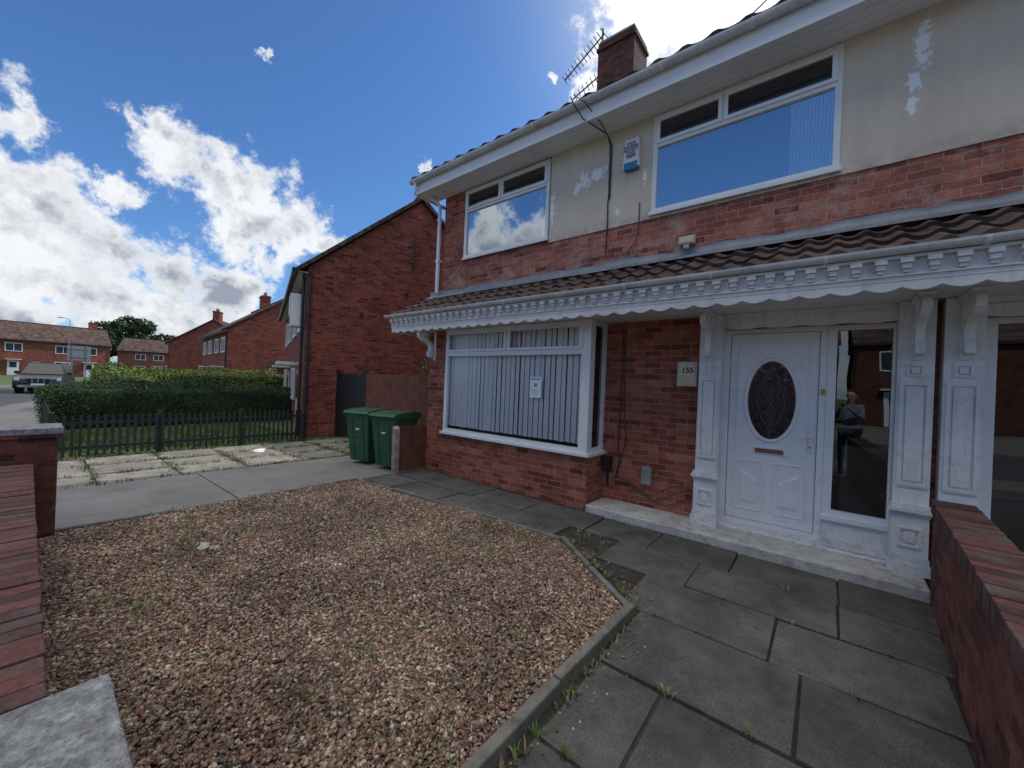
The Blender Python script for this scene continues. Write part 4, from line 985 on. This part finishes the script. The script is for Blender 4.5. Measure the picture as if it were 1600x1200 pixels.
# ------------------------------------------------------------------ photographer (seen reflected in the door glass)
def person(loc,rz):
    e=empty('person',loc,rz)
    def skin(name,verts,edges,radii,mat,sub=2):
        me=bpy.data.meshes.new(name); me.from_pydata(verts,edges,[]); o=bpy.data.objects.new(name,me); COL.objects.link(o); o.parent=e
        sk=o.modifiers.new('skin','SKIN'); sk.use_smooth_shade=True
        for i,r_ in enumerate(radii):
            d_=me.skin_vertices[0].data[i]; d_.radius=r_ if isinstance(r_,tuple) else (r_,r_); d_.use_root=(i==0)
        s2=o.modifiers.new('sub','SUBSURF'); s2.levels=sub; s2.render_levels=sub; me.materials.append(M[mat]); return o
    skin('trousers',[(0,0,.95),(-.10,0,.88),(-.12,.02,.48),(-.13,-.02,.08),(.10,0,.88),(.12,.02,.48),(.13,-.02,.08)],[(0,1),(1,2),(2,3),(0,4),(4,5),(5,6)],[(.15,.12),.095,.065,.05,.095,.065,.05],'jeans')
    skin('shirt',[(0,0,1.0),(0,0,1.2),(0,0,1.38),(0,.0,1.46),(-.17,0,1.41),(-.22,.10,1.18),(-.10,.30,1.34),(.17,0,1.41),(.22,.10,1.18),(.10,.30,1.34)],
         [(0,1),(1,2),(2,3),(2,4),(4,5),(5,6),(2,7),(7,8),(8,9)],[(.16,.11),(.155,.11),(.15,.11),.07,.065,.05,.038,.065,.05,.038],'shirt')
    skin('head_and_neck',[(0,0,1.44),(0,.01,1.52),(0,.02,1.60),(0,.03,1.68),(0,.02,1.74)],[(0,1),(1,2),(2,3),(3,4)],[.055,.055,(.078,.095),(.08,.10),(.055,.07)],'skin')
    f=MB(); f.add([(0,.14,1.60),(-.018,.118,1.595),(.018,.118,1.595),(0,.11,1.65)],[(0,1,2),(0,2,3),(0,3,1)],'skin')
    for s2 in (-1,1): f.cyl((s2*.032,.105,1.655),(s2*.032,.118,1.655),.011,'ink',n=10); f.box(s2*.088-.008,s2*.088+.008,-.01,.03,1.60,1.67,'skin')
    f.box(-.025,.025,.105,.116,1.553,1.562,'bronze'); f.obj('face',e,bevel=.003)
    skin('hair',[(0,-.03,1.60),(0,-.035,1.68),(0,.0,1.76),(0,.05,1.765)],[(0,1),(1,2),(2,3)],[(.07,.05),(.085,.07),(.085,.07),(.06,.03)],'hair')
    for s2 in (-1,1):
        vs=[(s2*.10,.30,1.34),(s2*.075,.37,1.38),(s2*.065,.41,1.42)]; ed=[(0,1),(1,2)]; rr=[.03,.03,.032]
        skin('palm',vs,ed,rr,'skin',1)
        for k in range(4):
            z=1.445-.018*k; skin('finger',[(s2*.065,.41,z-.01),(s2*.06,.445,z),(s2*.04,.462,z),(s2*.022,.458,z)],[(0,1),(1,2),(2,3)],[.010,.009,.008,.007],'skin',1)
        skin('thumb',[(s2*.06,.40,1.40),(s2*.045,.42,1.425),(s2*.03,.425,1.44)],[(0,1),(1,2)],[.011,.010,.008],'skin',1)
        sh_=MB(); sh_.hexa([(s2*.13-.05,-.09,0),(s2*.13+.05,-.09,0),(s2*.13+.05,.18,0),(s2*.13-.05,.18,0)],[(s2*.13-.04,-.08,.09),(s2*.13+.04,-.08,.09),(s2*.13+.035,.12,.06),(s2*.13-.035,.12,.06)],'black'); sh_.obj('shoe',e,bevel=.015)
    ph=MB(); ph.box(-.075,.075,.436,.446,1.40,1.475,'black'); ph.obj('phone',e,bevel=.003)
person((.42,-.62,0.0),rad(20))

# ------------------------------------------------------------------ world
SUN_EL=42; SUN_AZ=-12   # degrees from +Y toward -X
wd=bpy.data.worlds.new('World'); scene.world=wd; wd.use_nodes=True; nt=wd.node_tree
bg=nt.nodes['Background']; bg.inputs[1].default_value=.12
sky=N(nt,'ShaderNodeTexSky',sky_type='NISHITA'); sky.sun_disc=False; sky.sun_elevation=rad(SUN_EL); sky.sun_rotation=rad(-SUN_AZ); sky.air_density=1.0; sky.dust_density=.6; sky.ozone_density=2.5
tc=N(nt,'ShaderNodeTexCoord').outputs['Generated']
nrm=N(nt,'ShaderNodeVectorMath',operation='NORMALIZE'); L(nt,tc,nrm.inputs[0]); D0=nrm.outputs[0]
def adir(az,el):
    a=rad(az);e_=rad(el); return (-math.sin(a)*math.cos(e_),math.cos(a)*math.cos(e_),math.sin(e_))
nd=noise(nt,D0,9,6,.65)
s1=N(nt,'ShaderNodeVectorMath',operation='SUBTRACT'); L(nt,nd.outputs[1],s1.inputs[0]); s1.inputs[1].default_value=(.5,.5,.5)
s2=N(nt,'ShaderNodeVectorMath',operation='SCALE'); L(nt,s1.outputs[0],s2.inputs[0]); s2.inputs[3].default_value=.16
s3=N(nt,'ShaderNodeVectorMath',operation='ADD'); L(nt,D0,s3.inputs[0]); L(nt,s2.outputs[0],s3.inputs[1]); DW=s3.outputs[0]
clouds=[(82.0,23.5,2.0),(80.6,22.5,3),(78.0,21.5,3.2),(76,20.6,4.0),(72.8,19.4,4.8),(68.7,18.0,4.4),(65.5,16.5,2.8),(84.1,17.5,1.8),(74.2,16.0,3.8),(70,15.2,3),(91,21.2,2.2),(94,22,3),(89.7,13.9,4.2),(94,15,4),(86,12.7,3.8),(87.2,8.7,6),(81.2,10.1,5),(75.6,9.0,4.6),(92,5.1,7),(83.5,5.6,6.5),(74,4.5,4.5),(73.6,33.7,.9),(35.5,38,.8),(52.1,28.2,1.0),
 (20,42,7),(12,43,9),(2,46,10),(-14,46,9),(28,36,3),
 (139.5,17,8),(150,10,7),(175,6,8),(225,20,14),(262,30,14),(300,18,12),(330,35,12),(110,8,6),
 (180,72,20),(150,58,13),(205,58,13),(100,66,15),(260,64,15),(0,72,14),(178,56,12)]  # unseen clouds above the view, added to light the shaded facade and ground
prev=None
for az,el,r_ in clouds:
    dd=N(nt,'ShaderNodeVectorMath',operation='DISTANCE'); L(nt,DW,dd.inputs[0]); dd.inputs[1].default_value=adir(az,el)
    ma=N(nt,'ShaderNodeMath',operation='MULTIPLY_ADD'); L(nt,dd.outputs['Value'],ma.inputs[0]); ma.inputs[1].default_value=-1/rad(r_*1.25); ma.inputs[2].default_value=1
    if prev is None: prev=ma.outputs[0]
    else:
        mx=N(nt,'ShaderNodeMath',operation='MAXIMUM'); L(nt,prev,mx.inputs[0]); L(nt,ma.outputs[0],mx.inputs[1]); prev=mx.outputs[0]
cl0=N(nt,'ShaderNodeMath',operation='MAXIMUM'); L(nt,prev,cl0.inputs[0]); cl0.inputs[1].default_value=-.6
nf=noise(nt,D0,13,8,.66)
ma=N(nt,'ShaderNodeMath',operation='MULTIPLY_ADD'); L(nt,nf.outputs[0],ma.inputs[0]); ma.inputs[1].default_value=2.6; L(nt,cl0.outputs[0],ma.inputs[2])
mk=mrange(nt,ma.outputs[0],1.34,1.86,0,1,True)
core=mrange(nt,ma.outputs[0],1.6,2.15)
up=N(nt,'ShaderNodeVectorMath',operation='ADD'); L(nt,D0,up.inputs[0]); up.inputs[1].default_value=(0,0,.035)
ng=noise(nt,D0,8,7,.6); ng2=noise(nt,up.outputs[0],8,7,.6)
df=N(nt,'ShaderNodeMath',operation='SUBTRACT'); L(nt,ng2.outputs[0],df.inputs[0]); L(nt,ng.outputs[0],df.inputs[1])
nl=noise(nt,D0,4.5,4,.55)
sm=N(nt,'ShaderNodeMath',operation='ADD',use_clamp=True); L(nt,mrange(nt,df.outputs[0],-.04,.13,0,.8),sm.inputs[0]); L(nt,mrange(nt,nl.outputs[0],.44,.62,0,.7),sm.inputs[1])
gr=N(nt,'ShaderNodeMath',operation='MULTIPLY'); L(nt,core,gr.inputs[0]); L(nt,sm.outputs[0],gr.inputs[1])
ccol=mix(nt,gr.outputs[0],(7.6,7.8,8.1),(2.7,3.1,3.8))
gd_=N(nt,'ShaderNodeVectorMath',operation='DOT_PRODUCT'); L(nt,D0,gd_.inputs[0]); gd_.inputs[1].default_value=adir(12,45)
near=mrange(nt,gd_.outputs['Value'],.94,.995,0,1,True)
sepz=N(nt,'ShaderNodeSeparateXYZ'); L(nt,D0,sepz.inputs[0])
hi=mrange(nt,sepz.outputs[2],.71,.78,0,1,True)  # above the view, cloud colour is raised as added fill light
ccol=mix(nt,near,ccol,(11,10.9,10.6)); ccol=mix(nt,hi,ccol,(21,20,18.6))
skyc=mix(nt,1.0,sky.outputs[0],(.60,.92,1.28),'MULTIPLY')
pw=N(nt,'ShaderNodeMath',operation='POWER',use_clamp=False); mz=N(nt,'ShaderNodeMath',operation='MAXIMUM'); L(nt,gd_.outputs['Value'],mz.inputs[0]); mz.inputs[1].default_value=0
L(nt,mz.outputs[0],pw.inputs[0]); pw.inputs[1].default_value=45
skyc=mix(nt,pw.outputs[0],skyc,(7,7.3,7.8))
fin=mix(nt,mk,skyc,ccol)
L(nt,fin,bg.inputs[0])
wd.cycles.sampling_method='MANUAL'; wd.cycles.sample_map_resolution=512

sun=bpy.data.lights.new('sun','SUN'); sun.energy=2.5; sun.angle=rad(.5); sun.color=(1,.95,.87)
so_=bpy.data.objects.new('sun',sun); COL.objects.link(so_)
sd=Vector(adir(SUN_AZ,SUN_EL))
so_.rotation_euler=sd.to_track_quat('Z','Y').to_euler(); so_.location=(0,20,30)

# ------------------------------------------------------------------ camera
cam=bpy.data.cameras.new('camera'); co=bpy.data.objects.new('camera',cam); COL.objects.link(co)
cam.sensor_width=36; cam.lens=610/1600*36; cam.clip_end=2000; cam.clip_start=.05
co.matrix_world=Matrix.Translation((0,0,1.6))@Matrix.Rotation(rad(38.8),4,'Z')@Matrix.Rotation(rad(90),4,'X')@Matrix.Rotation(rad(2.4),4,'Z')
scene.camera=co
scene.view_settings.view_transform='Standard'; scene.view_settings.look='None'; scene.view_settings.exposure=0
